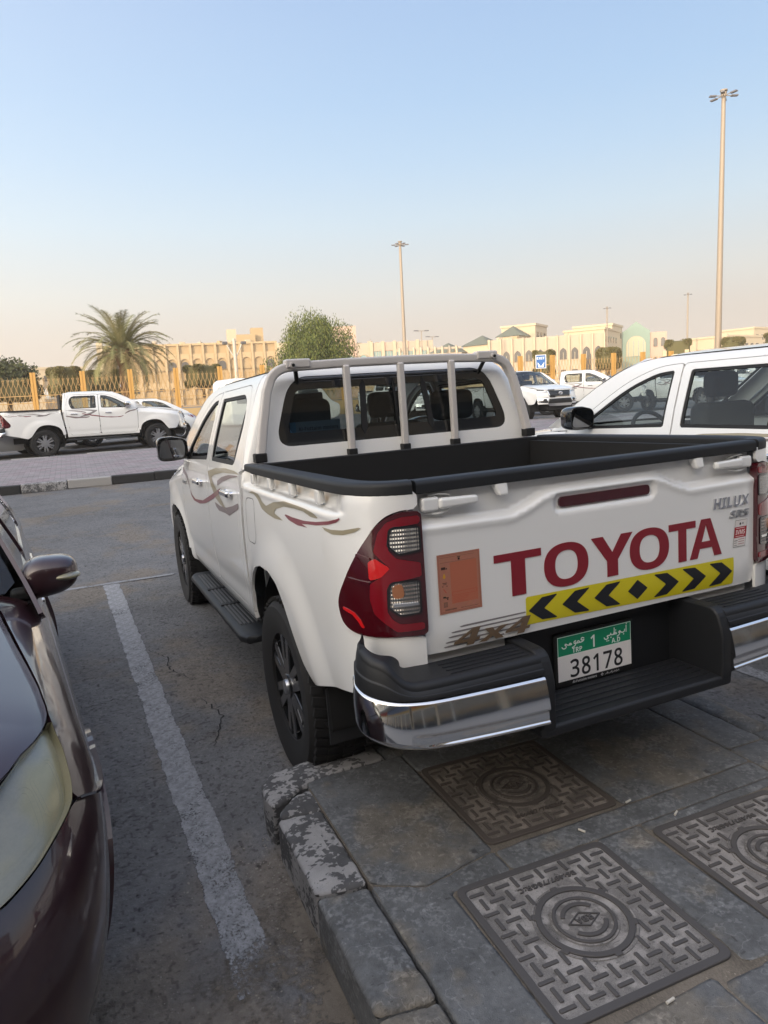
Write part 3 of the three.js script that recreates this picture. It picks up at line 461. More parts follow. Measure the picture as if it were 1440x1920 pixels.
  for (const s of [-1, 1]) { const sh = new THREE.Shape(roundPoly([[-.10, .515], [.140, .515], [.150, .56], [.150, .70], [.120, .778], [-.10, .778]], .03, 4).map((p) => new THREE.Vector2(...p))); const g = new THREE.ExtrudeGeometry(sh, { depth: .030, bevelEnabled: true, bevelSize: .008, bevelThickness: .008, bevelSegments: 3 }); g.rotateY(-Math.PI / 2); g.translate(s * .372 + .015, 0, 0); mk('bumper_cheek', g, M.bumperBlack, root); }
  mk('bumper_recess', [box(.76, .30, .02, 0, .66, -.095)], M.bumperBlack, root);
  for (const s of [-1, 1]) mk('sill_panel', [box(.30, .10, .02, s * .545, .755, -.055)], M.white, root);
  // plate
  if (o.plate) { const pf = mk('number_plate', [rbox(.345, .19, .014, .006, -.012, .644, -.074)], M.black, root); const q = mk('plate_face', new THREE.PlaneGeometry(.322, .160).translate(-.012, .651, -.0655), o.plate, pf); const fr = mk('frame_lettering', new THREE.PlaneGeometry(.322, .020).translate(-.012, .5605, -.0660), o.plateFrame, pf); }
  // chassis, wells, interior
  mk('chassis', [box(.9, .16, 4.7, 0, .48, -2.6), box(1.56, .14, 1.95, 0, .53, -2.62), box(1.30, .50, .75, 0, .80, -4.15), box(.12, .12, 1.75, 0, AXY, RAX).rotateY(0), cyl(.05, .05, [-.78, AXY, RAX], [.78, AXY, RAX], 10), cyl(.05, .05, [-.78, AXY, FAX], [.78, AXY, FAX], 10)], M.black, root);
  for (const c of [RAX, FAX]) for (const s of [-1, 1]) { const g = new THREE.CylinderGeometry(.50, .50, .30, 28, 1, true, 0, Math.PI).rotateZ(Math.PI / 2); g.rotateX(c === RAX ? -Math.PI / 2 : -Math.PI / 2); const w = new THREE.CylinderGeometry(.505, .505, .26, 24, 1, true).rotateZ(Math.PI / 2); const pp = w.attributes.position; for (let i = 0; i < pp.count; i++) if (pp.getY(i) < -.02) pp.setY(i, -.02); w.translate(s * .715, AXY + .0, c); mk('wheel_well', [w, box(.02, .56, 1.0, s * .60, .66, c)], M.black, root); }
  if (near) for (const s of [-1, 1]) mk('mud_flap', [box(.22, .22, .008, s * .74, .42, RAX + .47)], M.blackSoft, root);
  const seats = (x, z, w) => { const g = []; g.push(rbox(w, .14, .50, .05, x, .98, z - .22), rbox(w, .50, .14, .06, x, 1.20, z + .06)); return g; };
  const se = [...seats(-.37, -2.62, .50), ...seats(.37, -2.62, .50), ...seats(0, -1.90, 1.32).map((g) => g.translate(0, -.05, 0))];
  mk('seats', se, M.seat, root);
  for (const [x, z] of [[-.37, -2.58], [.37, -2.58], [-.44, -1.80], [.44, -1.80]]) mk('headrest', [rbox(.26, .17, .10, .045, x, 1.565 - (z > -2 ? .03 : .0), z, 3), cyl(.008, .008, [x - .06, 1.42, z], [x - .06, 1.54, z], 6), cyl(.008, .008, [x + .06, 1.42, z], [x + .06, 1.54, z], 6)], M.seat, root);
  mk('dashboard', [rbox(1.42, .26, .40, .08, 0, 1.10, -3.52), box(1.5, .03, 2.2, 0, .78, -2.6), rbox(.5, .07, .2, .03, -.37, 1.23, -3.45), box(1.22, .02, 1.2, 0, 1.728, -2.36)], M.interior, root);
  mk('steering_wheel', [new THREE.TorusGeometry(.18, .016, 8, 28).rotateX(-.45).translate(-.37, 1.22, -3.18), rbox(.14, .1, .05, .02, -.37, 1.21, -3.20).rotateX(0), box(.32, .03, .02, -.37, 1.22, -3.19)], M.interior, root);
  mk('cabin_mirror', [rbox(.22, .06, .03, .012, 0, 1.66, -3.12)], M.black, root);
  // running boards
  for (const s of [-1, 1]) { const g = [];
    const shp = roundPoly([[-.10, -.022], [.085, -.030], [.10, -.015], [.098, .014], [.07, .022], [-.10, .022]], .014, 3), path = []; for (const [z, k] of [[-1.585, .55], [-1.60, .85], [-1.66, 1], [-2.2, 1], [-2.8, 1], [-3.24, 1], [-3.31, .85], [-3.33, .55]]) path.push({ p: [s * (.845 - (1 - k) * .06), .445, z], s: [s, 0, 0], u: [0, 1, 0], k });
    const rbG = sweep(path, s > 0 ? shp : shp.slice().reverse(), false, true, 35); const b = mk('running_board', rbG, M.bumperBlack, root);
    if (near) { const ribs = []; for (let k = 0; k < 6; k++) for (const [a, c] of [[-1.80, -2.24], [-2.30, -2.68], [-2.74, -3.18]]) ribs.push(rbox(.010, .010, c - a < 0 ? a - c : c - a, .003, s * (.79 + k * .022), .468, (a + c) / 2)); for (const g of ribs) mk('tread_rib', g, M.treadGrey, b); for (const z of [-2.27, -2.71]) mk('tread_bridge', rbox(.15, .012, .035, .003, s * .845, .468, z), M.bumperBlack, b); } }
  // decals on the sides
  if (o.decals) {
    const dm = near ? .010 : .03, D2 = (pts) => polySDF(roundPoly(pts, .01, 3));
    const bedA = [[-1.059, 1.206], [-.965, 1.217], [-.854, 1.213], [-.798, 1.185], [-.726, 1.173], [-.607, 1.2], [-.443, 1.219], [-.3, 1.219], [-.173, 1.218], [-.075, 1.212], [-.024, 1.198], [-.114, 1.195], [-.196, 1.206], [-.307, 1.205], [-.452, 1.197], [-.569, 1.176], [-.599, 1.158], [-.533, 1.15], [-.45, 1.142], [-.584, 1.135], [-.701, 1.141], [-.798, 1.153], [-.865, 1.185], [-.941, 1.205]];
    const bedB = [[-.461, 1.171], [-.339, 1.169], [-.189, 1.173], [-.052, 1.185], [.07, 1.202], [.144, 1.217], [.194, 1.233], [.142, 1.207], [.068, 1.19], [-.055, 1.173], [-.192, 1.162], [-.229, 1.16], [-.134, 1.154], [-.27, 1.147], [-.384, 1.153]];
    const bedC = [[.001, 1.176], [.09, 1.177], [.177, 1.185], [.235, 1.196], [.287, 1.206], [.241, 1.185], [.175, 1.17], [.099, 1.163], [.035, 1.168]];
    const dD = [[-2.508, 1.244], [-2.268, 1.274], [-1.995, 1.285], [-1.763, 1.283], [-1.61, 1.271], [-1.771, 1.268], [-2.054, 1.26], [-2.292, 1.234], [-2.374, 1.216], [-2.299, 1.182], [-2.2, 1.155], [-2.128, 1.127], [-2.023, 1.087], [-1.919, 1.057], [-2.112, 1.079], [-2.252, 1.104], [-2.38, 1.167], [-2.454, 1.207]];
    const dE = [[-2.193, 1.206], [-2.068, 1.235], [-1.892, 1.256], [-1.61, 1.266], [-1.82, 1.245], [-2.035, 1.212], [-2.185, 1.178]];
    const dF = [[-3.2, 1.092], [-3.165, 1.048], [-3.018, 1.03], [-2.713, 1.048], [-2.362, 1.116], [-2.103, 1.171], [-2.047, 1.159], [-2.328, 1.092], [-2.611, 1.039], [-2.849, 1.014], [-3.093, 1.013], [-3.201, 1.045]];
    const dG = [[-2.29, 1.079], [-2.117, 1.07], [-1.947, 1.079], [-1.783, 1.103], [-1.64, 1.132], [-1.642, 1.102], [-1.803, 1.062], [-1.889, 1.041], [-2.005, 1.044], [-2.177, 1.038], [-2.257, 1.056]];
    const dH = [[-3.56, 1.19], [-3.40, 1.165], [-3.28, 1.12], [-3.21, 1.07], [-3.24, 1.12], [-3.34, 1.18], [-3.50, 1.215], [-3.57, 1.215]];
    for (const s of [1, -1]) { const f = s > 0 ? (g) => g : mirrorX;
      for (const [pts, map, mt] of [[bedA, bedMap, M.gold], [bedB, bedMap, M.decalRed], [bedC, bedMap, M.gold], [dD, sideMap, M.gold], [dE, sideMap, M.mauve], [dF, sideMap, M.decalRed], [dG, sideMap, M.mauve], [dH, sideMap, M.mauve]]) mk('stripe_decal', f(panel(D2(pts), map, dm, { vstep: near ? .006 : .012, out: .0018, fold: 0 })), o.redOnly ? (mt === M.gold ? M.greyDecal : mt) : mt, root); }
    if (near) mk('fender_badge', [fitText('HILUX', 0, .13, 0, .022, .003).rotateY(-Math.PI / 2).translate(-.888, 1.105, -3.50)], M.silver, root);
  }
  // wheels
  const w0 = makeWheel(near, o.rim); const spots = [[-1, RAX, 0], [-1, FAX, o.frontLift ?? 0], [1, RAX, 0], [1, FAX, o.frontLift ?? 0]];
  spots.forEach(([s, z, dy], i) => { const w = i ? w0.clone() : w0; w.position.set(s * .772, AXY + dy, z); if (s > 0) w.rotation.y = Math.PI; root.add(w); });
  return root;
}
function FPu(p) { const f = polySDF(p); return f; }
function mirrorShell(near) {                               // left door mirror housing, open side towards +z holds the glass
  const g = new THREE.SphereGeometry(1, near ? 32 : 16, near ? 20 : 10); const p = g.attributes.position;
  for (let i = 0; i < p.count; i++) { let x = p.getX(i), y = p.getY(i), z = p.getZ(i); const e = .42; const q = (v) => Math.sign(v) * Math.abs(v) ** e; x = q(x); y = q(y); z = z > 0 ? Math.min(z, .35) : z; const tp = x < 0 ? 1 : 1 - .18 * x; p.setXYZ(i, -.967 + x * .105, 1.369 + y * .086 * tp - (x > 0 ? .006 * x : 0), -3.29 + z * .125); }
  g.computeVertexNormals(); return g;
}
// ---------- the pickup in the foreground ----------
const tilt = new THREE.Euler(-.0186, 0, .0154, 'ZXY');
function tiltOn(o, x, z, ry = 0) { o.rotation.copy(tilt); const pv = V(0, .385, -1.06), q = pv.clone().applyEuler(tilt); o.position.set(x + pv.x - q.x, pv.y - q.y, z + pv.z - q.z); }
const plateTex = canvasTex(1024, 512, (c, w, h) => {
  c.fillStyle = '#e9e5e2'; c.fillRect(0, 0, w, h); c.fillStyle = '#0d8a62'; c.fillRect(0, 0, w, h * .44); c.strokeStyle = '#e6f0ea'; c.lineWidth = 7; c.strokeRect(6, 6, w - 12, h * .44 - 8);
  c.fillStyle = '#16171a'; c.textAlign = 'center'; c.textBaseline = 'alphabetic'; c.font = 'bold 272px monospace'; c.save(); c.translate(w / 2 + 20, h * .945); c.scale(.93, 1.0); c.fillText('38178', 0, 0); c.restore();
  c.fillStyle = '#e9eee9'; c.font = 'bold 190px monospace'; c.fillText('1', w * .48, h * .385); c.font = 'bold 78px sans-serif'; c.fillText('TRP', w * .26, h * .41); c.fillText('A.D', w * .79, h * .41);
  c.strokeStyle = '#e9eee9'; c.lineWidth = 13; c.lineCap = 'round'; c.lineJoin = 'round';
  const arab = (ox, oy, k, strokes, dots) => { for (const s of strokes) { c.beginPath(); s.forEach((q, i) => q.length === 2 ? (i ? c.lineTo(ox + q[0] * k, oy + q[1] * k) : c.moveTo(ox + q[0] * k, oy + q[1] * k)) : c.quadraticCurveTo(ox + q[0] * k, oy + q[1] * k, ox + q[2] * k, oy + q[3] * k)); c.stroke(); } for (const [x, y] of dots) { c.beginPath(); c.arc(ox + x * k, oy + y * k, 8, 0, 7); c.fill(); } };
  // the two words of the plate's upper band, written right to left
  arab(60, 100, 1, [[[300, -30], [270, -52, 262, -25], [262, -8, 300, -12], [290, 10, 240, 8], [235, -20, 215, -12], [205, 8, 225, 8], [190, 8]], [[188, -22], [158, -18, 166, 2], [180, 14, 190, -6], [192, 38, 140, 46]], [[132, 8], [120, -14, 104, -4], [100, 14, 124, 10], [80, 14, 60, -6], [40, -14, 44, 4], [70, 18, 50, 36], [18, 50, 2, 20]]], []);
  arab(640, 100, 1, [[[318, -62], [316, 12]], [[296, -18], [296, 12, 268, 12], [244, 12, 226, -14]], [[226, -14], [206, -6, 212, 6], [226, 12, 230, -8], [228, 34, 188, 42]], [[180, 12], [170, -16, 146, -8], [140, 12, 176, 10], [120, 12], [150, 10, 146, -62]], [[118, 12], [96, 12, 96, -10], [92, 12, 70, 12], [40, 4, 46, 22], [70, 34, 46, 46], [12, 56, 2, 26]]], [[322, -82], [280, 34], [166, -34], [98, 38], [40, 70], [64, 70]]);
});
const plateMat = std(0xffffff, .45, 0, { map: plateTex });
const frameTex = canvasTex(1024, 64, (c, w, h) => { c.fillStyle = '#0c0c0d'; c.fillRect(0, 0, w, h); c.fillStyle = '#c9c9c9'; c.font = 'bold 38px sans-serif'; c.textAlign = 'left'; c.fillText('Al-Futtaim motors', 190, 45); c.save(); c.translate(600, 32); c.rotate(.785); c.fillRect(-14, -14, 12, 12); c.fillRect(2, -14, 12, 12); c.fillRect(-14, 2, 12, 12); c.fillRect(2, 2, 12, 12); c.restore(); c.strokeStyle = '#c9c9c9'; c.lineWidth = 5; for (let k = 0; k < 12; k++) { c.beginPath(); c.moveTo(640 + k * 17, 40); c.quadraticCurveTo(648 + k * 17, 44 - (k % 3) * 16, 656 + k * 17, 40); if (k % 4 === 1) c.lineTo(656 + k * 17, 18); c.stroke(); } });
const frameMat = std(0xffffff, .5, 0, { map: frameTex });
const truck = makePickup({ near: true, step: .014, rollbar: M.barPaint, plate: plateMat, plateFrame: frameMat, decals: true, rim: M.rimBlack, frontLift: .045 });
truck.name = numbered('pickup_truck'); scene.add(truck); tiltOn(truck, 0, 0);
tag(truck, 'large white pickup in the foreground with red lettering and yellow chevron strip on its tailgate', 'pickup truck');
{
  const tg = truck.children.find((c) => c.name === 'tailgate');
  // red lettering
  const red = phys(lin(.235, .005, .016), .42, { clearcoat: .5 }), letters = [['T', -.449, -.272], ['O', -.262, -.085], ['Y', -.072, .105], ['O', .092, .268], ['T', .268, .394], ['A', .366, .522]];
  for (const [ch, a, b] of letters) mk('letter', fitText(ch, a, b, .931 - (ch === 'O' ? .003 : 0), 1.071 + (ch === 'O' ? .003 : 0), .0015).translate(0, 0, .0006), red, tg);
  // yellow strip with black chevrons
  const q = [[-.338, .826], [.586, .807], [.582, .909], [-.338, .919]], at = (u, v) => [lerp(lerp(q[0][0], q[1][0], u), lerp(q[3][0], q[2][0], u), v), lerp(lerp(q[0][1], q[1][1], u), lerp(q[3][1], q[2][1], u), v)];
  const flat = (pts, z, fine) => panel(polySDF(pts), (x, y) => { const p = tgMap(x, y); return [x, y, p[2] + z]; }, .012, { fold: 0, ...(fine ? { vstep: .003 } : {}) });
  const strip = mk('warning_strip', panel(polySDF([at(0, 0), at(1, 0), at(1, 1), at(0, 1)]), (x, y) => { const p = tgMap(x, y); return [x, y, p[2] + .0015]; }, .006, { fold: 0 }), phys(lin(.66, .56, .008), .4, { clearcoat: .4 }), tg);
  const blk = phys(lin(.012, .013, .018), .45);
  for (let k = 0; k < 7; k++) { const c = (k + .5) / 7, d = k < 3 ? -1 : 1; const pts = k === 3 ? [[c - .048, .5], [c, .14], [c + .048, .5], [c, .86]] : [[c + d * .062, .5], [c + d * .004, .90], [c - d * .064, .93], [c - d * .004, .5], [c - d * .064, .07], [c + d * .004, .10]]; mk('chevron', panel(polySDF(pts.map(([u, v]) => at(u, v))), (x, y) => { const p = tgMap(x, y); return [x, y, p[2] + .0026]; }, .003, { fold: 0 }), blk, strip); }
  // notices
  const paper = (w, h, x, y, tex, name, dz = .0016) => mk(name, new THREE.PlaneGeometry(w, h).translate(x, y, tgMap(x, y)[2] + dz), std(0xffffff, .55, 0, { map: tex }), tg);
  const oT = canvasTex(480, 600, (c, w, h) => { c.fillStyle = '#a8705c'; c.fillRect(0, 0, w, h); for (let i = 0; i < 900; i++) { c.fillStyle = `rgba(${150 + 60 * rnd()},${90 + 50 * rnd()},${70 + 40 * rnd()},.10)`; c.fillRect(rnd() * w, rnd() * h, 30, 12); } c.fillStyle = '#b0654c'; c.fillRect(140, 90, w - 180, h - 180); c.strokeStyle = '#4a2c26'; c.lineWidth = 2; c.strokeRect(16, 16, w - 32, h - 32); c.beginPath(); c.moveTo(30, 84); c.lineTo(w - 60, 84); c.moveTo(30, 34); c.lineTo(w - 60, 34); c.stroke(); c.fillStyle = '#2b1c1a'; c.fillRect(225, 42, 34, 8); c.fillRect(232, 54, 22, 22); c.fillStyle = '#3a2420';
    c.fillRect(40, 128, 48, 26); c.clearRect; c.fillRect(92, 140, 14, 14); c.fillStyle = '#c8922a'; c.beginPath(); c.moveTo(70, 190); c.quadraticCurveTo(98, 235, 70, 246); c.quadraticCurveTo(42, 235, 70, 190); c.fill(); c.fillStyle = '#2b1c1a'; c.fillRect(46, 286, 52, 6); c.fillRect(54, 300, 36, 5); c.fillRect(44, 316, 10, 10); c.fillRect(90, 316, 10, 10); c.fillStyle = '#b04a38'; c.save(); c.translate(70, 368); c.rotate(-.6); c.fillRect(-4, -26, 8, 52); c.restore(); c.fillStyle = '#1c1412'; c.fillRect(46, 424, 30, 16); c.fillRect(72, 434, 34, 10); c.fillRect(88, 446, 14, 14); c.strokeStyle = '#4a3a30'; c.lineWidth = 5; c.strokeRect(52, 486, 36, 44); c.strokeRect(62, 496, 16, 24);
    c.strokeStyle = 'rgba(176,60,40,.8)'; c.lineWidth = 3; c.strokeRect(150, 392, w - 200, 34); c.fillStyle = 'rgba(176,60,40,.5)'; for (let k = 0; k < 5; k++) c.fillRect(160, 440 + k * 14, 120 + 60 * rnd(), 4); c.fillStyle = '#231715'; c.font = 'bold 24px sans-serif'; c.fillText('DEMOVING', 60, 572); c.fillRect(240, 562, 30, 4); for (let k = 0; k < 16; k++) c.fillRect(280 + k * 10, 560 + (k % 3) * 3, 7, 4); });
  paper(.148, .184, -.573, 1.010, oT, 'notice_sticker');
  const iT = canvasTex(300, 420, (c, w, h) => { c.fillStyle = '#d9d4d1'; c.fillRect(0, 0, w, h); c.strokeStyle = '#3a3434'; c.lineWidth = 5; c.strokeRect(3, 3, w - 6, h - 6); c.fillStyle = '#1d1a1a'; c.beginPath(); c.arc(130, 62, 20, 0, 7); c.fill(); c.fillRect(170, 46, 46, 7); c.fillRect(170, 64, 46, 7); c.fillStyle = '#a01c28'; c.fillRect(4, 108, w - 8, 168); c.fillStyle = '#e8d8d4'; c.font = 'bold 96px sans-serif'; c.textAlign = 'center'; c.fillText('IVMS', w / 2, 226); c.fillRect(40, 124, 210, 8); c.fillRect(40, 250, 210, 8); c.fillStyle = '#a04a4a'; for (const y of [300, 336, 372]) c.fillRect(120, y, 150, 8); c.fillStyle = '#3a3434'; c.fillRect(20, 316, 80, 10); c.fillRect(20, 352, 70, 6); c.fillRect(20, 388, 76, 6); });
  { const m = paper(.062, .100, .616, .995, iT, 'sticker'); const p = m.geometry.attributes.position; for (let i = 0; i < p.count; i++) p.setX(i, p.getX(i) + .13 * (p.getY(i) - .995)); }
  // raised badges
  mk('model_badge', fitText('HILUX', .478, .652, 1.100, 1.138, .006, fontBold, .15).translate(0, 0, .000), M.chrome, tg);
  mk('grade_badge', fitText('SR5', .560, .652, 1.057, 1.084, .005, fontBold, .35).translate(0, 0, .000), M.silver, tg);
  const four = mk('drive_badge', fitText('4x4', -.612, -.335, .806, .858, .0015, fontBold, .55).translate(-.0, 0, .0004), phys(lin(.13, .085, .05), .4, { clearcoat: .5 }), tg);
  const streak = []; for (const [x0, x1, y] of [[-.60, -.34, .866], [-.63, -.30, .852], [-.64, -.28, .838], [-.65, -.30, .822], [-.655, -.42, .808]]) streak.push(flat([[x0, y], [x1, y + .002], [x1 + .01, y + .007], [x0 + .03, y + .006]], .0008)); mk('badge_streak', streak, M.greyDecal, four);
  // plate on the shelf behind the rear window
  const sT = canvasTex(512, 128, (c, w, h) => { c.fillStyle = '#5f7184'; c.fillRect(0, 0, w, h); c.fillStyle = '#3f6f96'; c.fillRect(0, 0, 60, h); c.fillStyle = '#121a3a'; c.font = 'bold 46px sans-serif'; c.fillText('Al-Futtaim motors', 84, 82); });
  mk('window_sign', new THREE.PlaneGeometry(.27, .072).translate(-.455, 1.47, -1.625), std(0xffffff, .6, 0, { map: sT, side: THREE.DoubleSide }), truck);
}
// the same kind of truck in the next bay, set further back
const truck2 = truck.clone(); truck2.name = numbered('pickup_truck'); scene.add(truck2); truck2.rotation.set(0, 0, 0); truck2.position.set(2.73, .0, .94);
tag(truck2, 'white pickup in the next bay, cut off by the right edge, steering wheel visible inside', 'pickup truck');
truck2.children.filter((c) => ['number_plate'].includes(c.name)).forEach((c) => truck2.remove(c));
truck2.children.filter((c) => c.name === 'wheel' ).forEach((w) => { w.position.y = AXY; });
// ---------- ground ----------
const asphaltMap = dataTex(2048, 2048, (u, v) => {
  const big = fbm(u * 6, v * 6, 6, 5, 11), mid = fbm(u * 24, v * 24, 24, 4, 23), fine = fbm(u * 220, v * 220, 220, 2, 37), grain = hash2((u * 2048) | 0, (v * 2048) | 0, 5), dust = sst(.50, .72, fbm(u * 9 + 3, v * 9, 9, 5, 71));
  let k = .125 + .050 * (big - .5) + .045 * (mid - .5) + .055 * (fine - .5) + .030 * (grain - .5);
  if (grain > .9965) k += .14; const p1 = vnoise(u * 420, v * 420, 420, 91), p2 = vnoise(u * 190, v * 190, 190, 77); k *= 1 - .42 * sst(.26, .12, p1) - .38 * sst(.20, .08, p2); k *= 1 + .22 * sst(.80, .92, p1);
  const w = dust * .9; return [toS(Math.max(.01, k * (1.0 + .16 * w) + .010 * w)), toS(Math.max(.01, k * (1.0 + .02 * w) + .006 * w)), toS(Math.max(.01, k * (1.03 - .14 * w)))];
}, true);
const asphaltBump = dataTex(1024, 1024, (u, v) => .5 * fbm(u * 180, v * 180, 180, 2, 37) + .3 * fbm(u * 40, v * 40, 40, 3, 8) + .2 * hash2((u * 1024) | 0, (v * 1024) | 0, 15));
asphaltMap.repeat.set(1 / 5, 1 / 5); asphaltBump.repeat.set(1 / 2.3, 1 / 2.3);
M.asphalt = std(0xffffff, .93, 0, { map: asphaltMap, bumpMap: asphaltBump, bumpScale: .010 });
const asphaltFar = asphaltMap.clone(); asphaltFar.repeat.set(1 / 13, 1 / 13);
M.sand = std(0xffffff, 1, 0, { map: dataTex(512, 512, (u, v) => { const k = .27 + .10 * (fbm(u * 8, v * 8, 8, 5, 3) - .5) + .05 * (hash2((u * 512) | 0, (v * 512) | 0, 4) - .5); return [toS(k * 1.12), toS(k * .93), toS(k * .70)]; }, true) }); M.sand.map.repeat.set(1 / 9, 1 / 9);
{
  const g = sheet(-900, 1100, -1200, 260, 120, 120, -.9); struct('ground', g, M.sand);
  struct('road', sheet(-70, 80, -34.6, 3.6, 120, 60, 0), M.asphalt);
}
// painted bay lines, worn
const worn = (s, thr) => dataTex(256, 2048, (u, v) => { const e = Math.min(u, 1 - u) * 2, n = fbm(u * 2 + s, v * 70, 512, 5, 41 + s), m = fbm(u * 24, v * 840, 2048, 3, 59 + s), d = fbm(u * .6, v * 16, 64, 4, 13 + s), edge = .30 * (1 - sst(.0, .16, e + .25 * (n - .5))), end = .3 * sst(.93, 1.0, v); return clamp((n * .34 + m * .42 + d * .34 - edge - end - thr) * 5); }, false, false);
const asphaltTint = dataTex(512, 512, (u, v) => { const k = .62 + .62 * (fbm(u * 10, v * 10, 10, 5, 9) - .5) + .22 * (hash2((u * 512) | 0, (v * 512) | 0, 8) - .5) - (vnoise(u * 60, v * 60, 60, 3) < .12 ? .22 : 0); return [toS(k * .98), toS(k * .985), toS(k)]; }, true, true); asphaltTint.repeat.set(1, 34);
const linePaint = (s, thr) => std(lin(.40, .405, .42), .88, 0, { map: asphaltTint, alphaMap: worn(s, thr), transparent: true, bumpMap: asphaltBump, bumpScale: .002 });
function paintStrip(name, a, b, w0, w1, mat, dy = .004) { // a, b: [x, z]
  const dx = b[0] - a[0], dz = b[1] - a[1], L = Math.hypot(dx, dz), nx = -dz / L, nz = dx / L, pos = [], uv = [], idx = [], n = 24;
  for (let i = 0; i <= n; i++) { const t = i / n, w = lerp(w0, w1, t) / 2, x = a[0] + dx * t, z = a[1] + dz * t; for (const s of [-1, 1]) { pos.push(x + nx * w * s, groundY(x, z) + dy, z + nz * w * s); uv.push(s * .5 + .5, t); } if (i < n) { const o = i * 2; idx.push(o, o + 1, o + 2, o + 1, o + 3, o + 2); } }
  const g = new THREE.BufferGeometry(); g.setAttribute('position', new THREE.Float32BufferAttribute(pos, 3)); g.setAttribute('uv', new THREE.Float32BufferAttribute(uv, 2)); g.setIndex(idx); g.computeVertexNormals(); const m = struct(name, g, mat); if (m.geometry.attributes.normal.getY(0) < 0) { m.geometry.index.array.reverse(); m.geometry.computeVertexNormals(); } return m;
}
paintStrip('bay_line', [-1.428, -5.05], [-1.305, .10], .150, .135, linePaint(1, .27));
paintStrip('bay_line', [-2.55, -5.10], [-.80, -5.085], .085, .07, linePaint(2, .30), .006);
paintStrip('bay_line', [1.64, -5.0], [1.66, 1.2], .13, .13, linePaint(3, .30));
for (const x of [-4.2, -6.9, 4.4, 7.1]) paintStrip('bay_line', [x, -5.0], [x, .6], .13, .13, linePaint(4, .42));
// patches of concrete laitance and cracks in the asphalt, as thin ragged ribbons of darker filler
const crackMat = std(lin(.022, .022, .023), 1);
function crack(pts, w) { const out = []; for (let i = 0; i < pts.length - 1; i++) { const n = 10; for (let k = 0; k < n; k++) { const t = k / n; out.push([lerp(pts[i][0], pts[i + 1][0], t) + rr(-1, 1) * .012, lerp(pts[i][1], pts[i + 1][1], t) + rr(-1, 1) * .018]); } } out.push(pts[pts.length - 1]); const pos = [], idx = []; out.forEach(([x, z], i) => { const ww = w * rr(.3, 1) * Math.sin(Math.PI * clamp((i + .5) / out.length)) ** .5 / 2; pos.push(x - ww, .0025, z - ww * .5, x + ww, .0025, z + ww * .5); if (i) { const o = (i - 1) * 2; idx.push(o, o + 2, o + 1, o + 1, o + 2, o + 3); } }); const g = new THREE.BufferGeometry(); g.setAttribute('position', new THREE.Float32BufferAttribute(pos, 3)); g.setIndex(idx); g.computeVertexNormals(); return g; }
{
  const l = [[[-1.25, -3.75], [-1.05, -3.45], [-.92, -3.35]], [[-1.33, -3.05], [-1.2, -2.8], [-1.22, -2.55], [-1.1, -2.3]], [[-1.12, -2.0], [-1.05, -1.7], [-1.16, -1.4]], [[-1.9, -2.4], [-1.7, -2.2], [-1.5, -2.25]]];
  for (const p of l) struct('road_crack', crack(p, .011), crackMat);
}
// ---------- kerbed island with the inspection covers ----------
const KH = .157;
const slabTex = (s, brown) => dataTex(1024, 1024, (u, v) => {
  const a = fbm(u * 5, v * 5, 5, 6, s), b = fbm(u * 22, v * 22, 22, 5, s + 9), c = fbm(u * 90, v * 90, 90, 3, s + 15), g = hash2((u * 1024) | 0, (v * 1024) | 0, s), sp = vnoise(u * 85, v * 85, 85, s + 3), pale = sst(.54, .66, fbm(u * 9, v * 9, 9, 6, s + 21) * .6 + c * .4), dirt = sst(.50, .66, fbm(u * 4 + 5, v * 4, 4, 6, s + 31)), vein = Math.abs(fbm(u * 6, v * 6, 6, 5, s + 41) - .5);
  let k = .118 + .060 * (a - .5) + .060 * (b - .5) + .060 * (c - .5) + .030 * (g - .5); if (sp > .90) k += .055; if (sp < .06) k *= .6; k += .050 * pale; if (vein < .006) k += .05; const d = dirt * brown;
  return [toS(Math.max(.012, k * (.96 + .55 * d) + .018 * d)), toS(Math.max(.012, k * (.99 + .30 * d) + .011 * d)), toS(Math.max(.012, k * (1.02 - .05 * d) + .003 * d))];
}, true);
const slabBump = dataTex(1024, 1024, (u, v) => .6 * fbm(u * 24, v * 24, 24, 5, 5) + .4 * hash2((u * 1024) | 0, (v * 1024) | 0, 6) * .6);
const slabMat = std(0xffffff, .72, 0, { map: slabTex(101, .5), bumpMap: slabBump, bumpScale: .006 });
const kerbMat = std(0xffffff, .85, 0, { map: slabTex(211, .55), bumpMap: slabBump, bumpScale: .008 });
// white road paint flaking off the stone
const flakeTex = (s) => dataTex(1024, 1024, (u, v) => {
  const n = fbm(u * 14, v * 14, 14, 6, s), m = fbm(u * 60, v * 90, 180, 4, s + 7), p = sst(.47, .51, n * .55 + m * .45), a = fbm(u * 18, v * 18, 18, 4, s + 9), g = hash2((u * 1024) | 0, (v * 1024) | 0, s);
  const st = .085 + .06 * (a - .5) + .012 * (g - .5), w = .30 + .14 * (a - .5) + .06 * (g - .5); const k = lerp(st, w, p); return [toS(k * (1 + .02 * p)), toS(k), toS(k * (1.04 - .04 * p))];
}, true);
const flakeMat = std(0xffffff, .85, 0, { map: flakeTex(301), bumpMap: slabBump, bumpScale: .006 });
const flakeMat2 = std(0xffffff, .85, 0, { map: flakeTex(411), bumpMap: slabBump, bumpScale: .006 });
const dustMat = std(0xffffff, 1, 0, { map: dataTex(512, 512, (u, v) => { const k = .125 + .10 * (fbm(u * 12, v * 12, 12, 5, 3) - .5) + .06 * (hash2((u * 512) | 0, (v * 512) | 0, 4) - .5) + (hash2((u * 512) | 0, (v * 512) | 0, 14) > .995 ? .2 : 0); return [toS(k * 1.14), toS(k * .98), toS(k * .80)]; }, true) }); dustMat.map.repeat.set(2, 2);
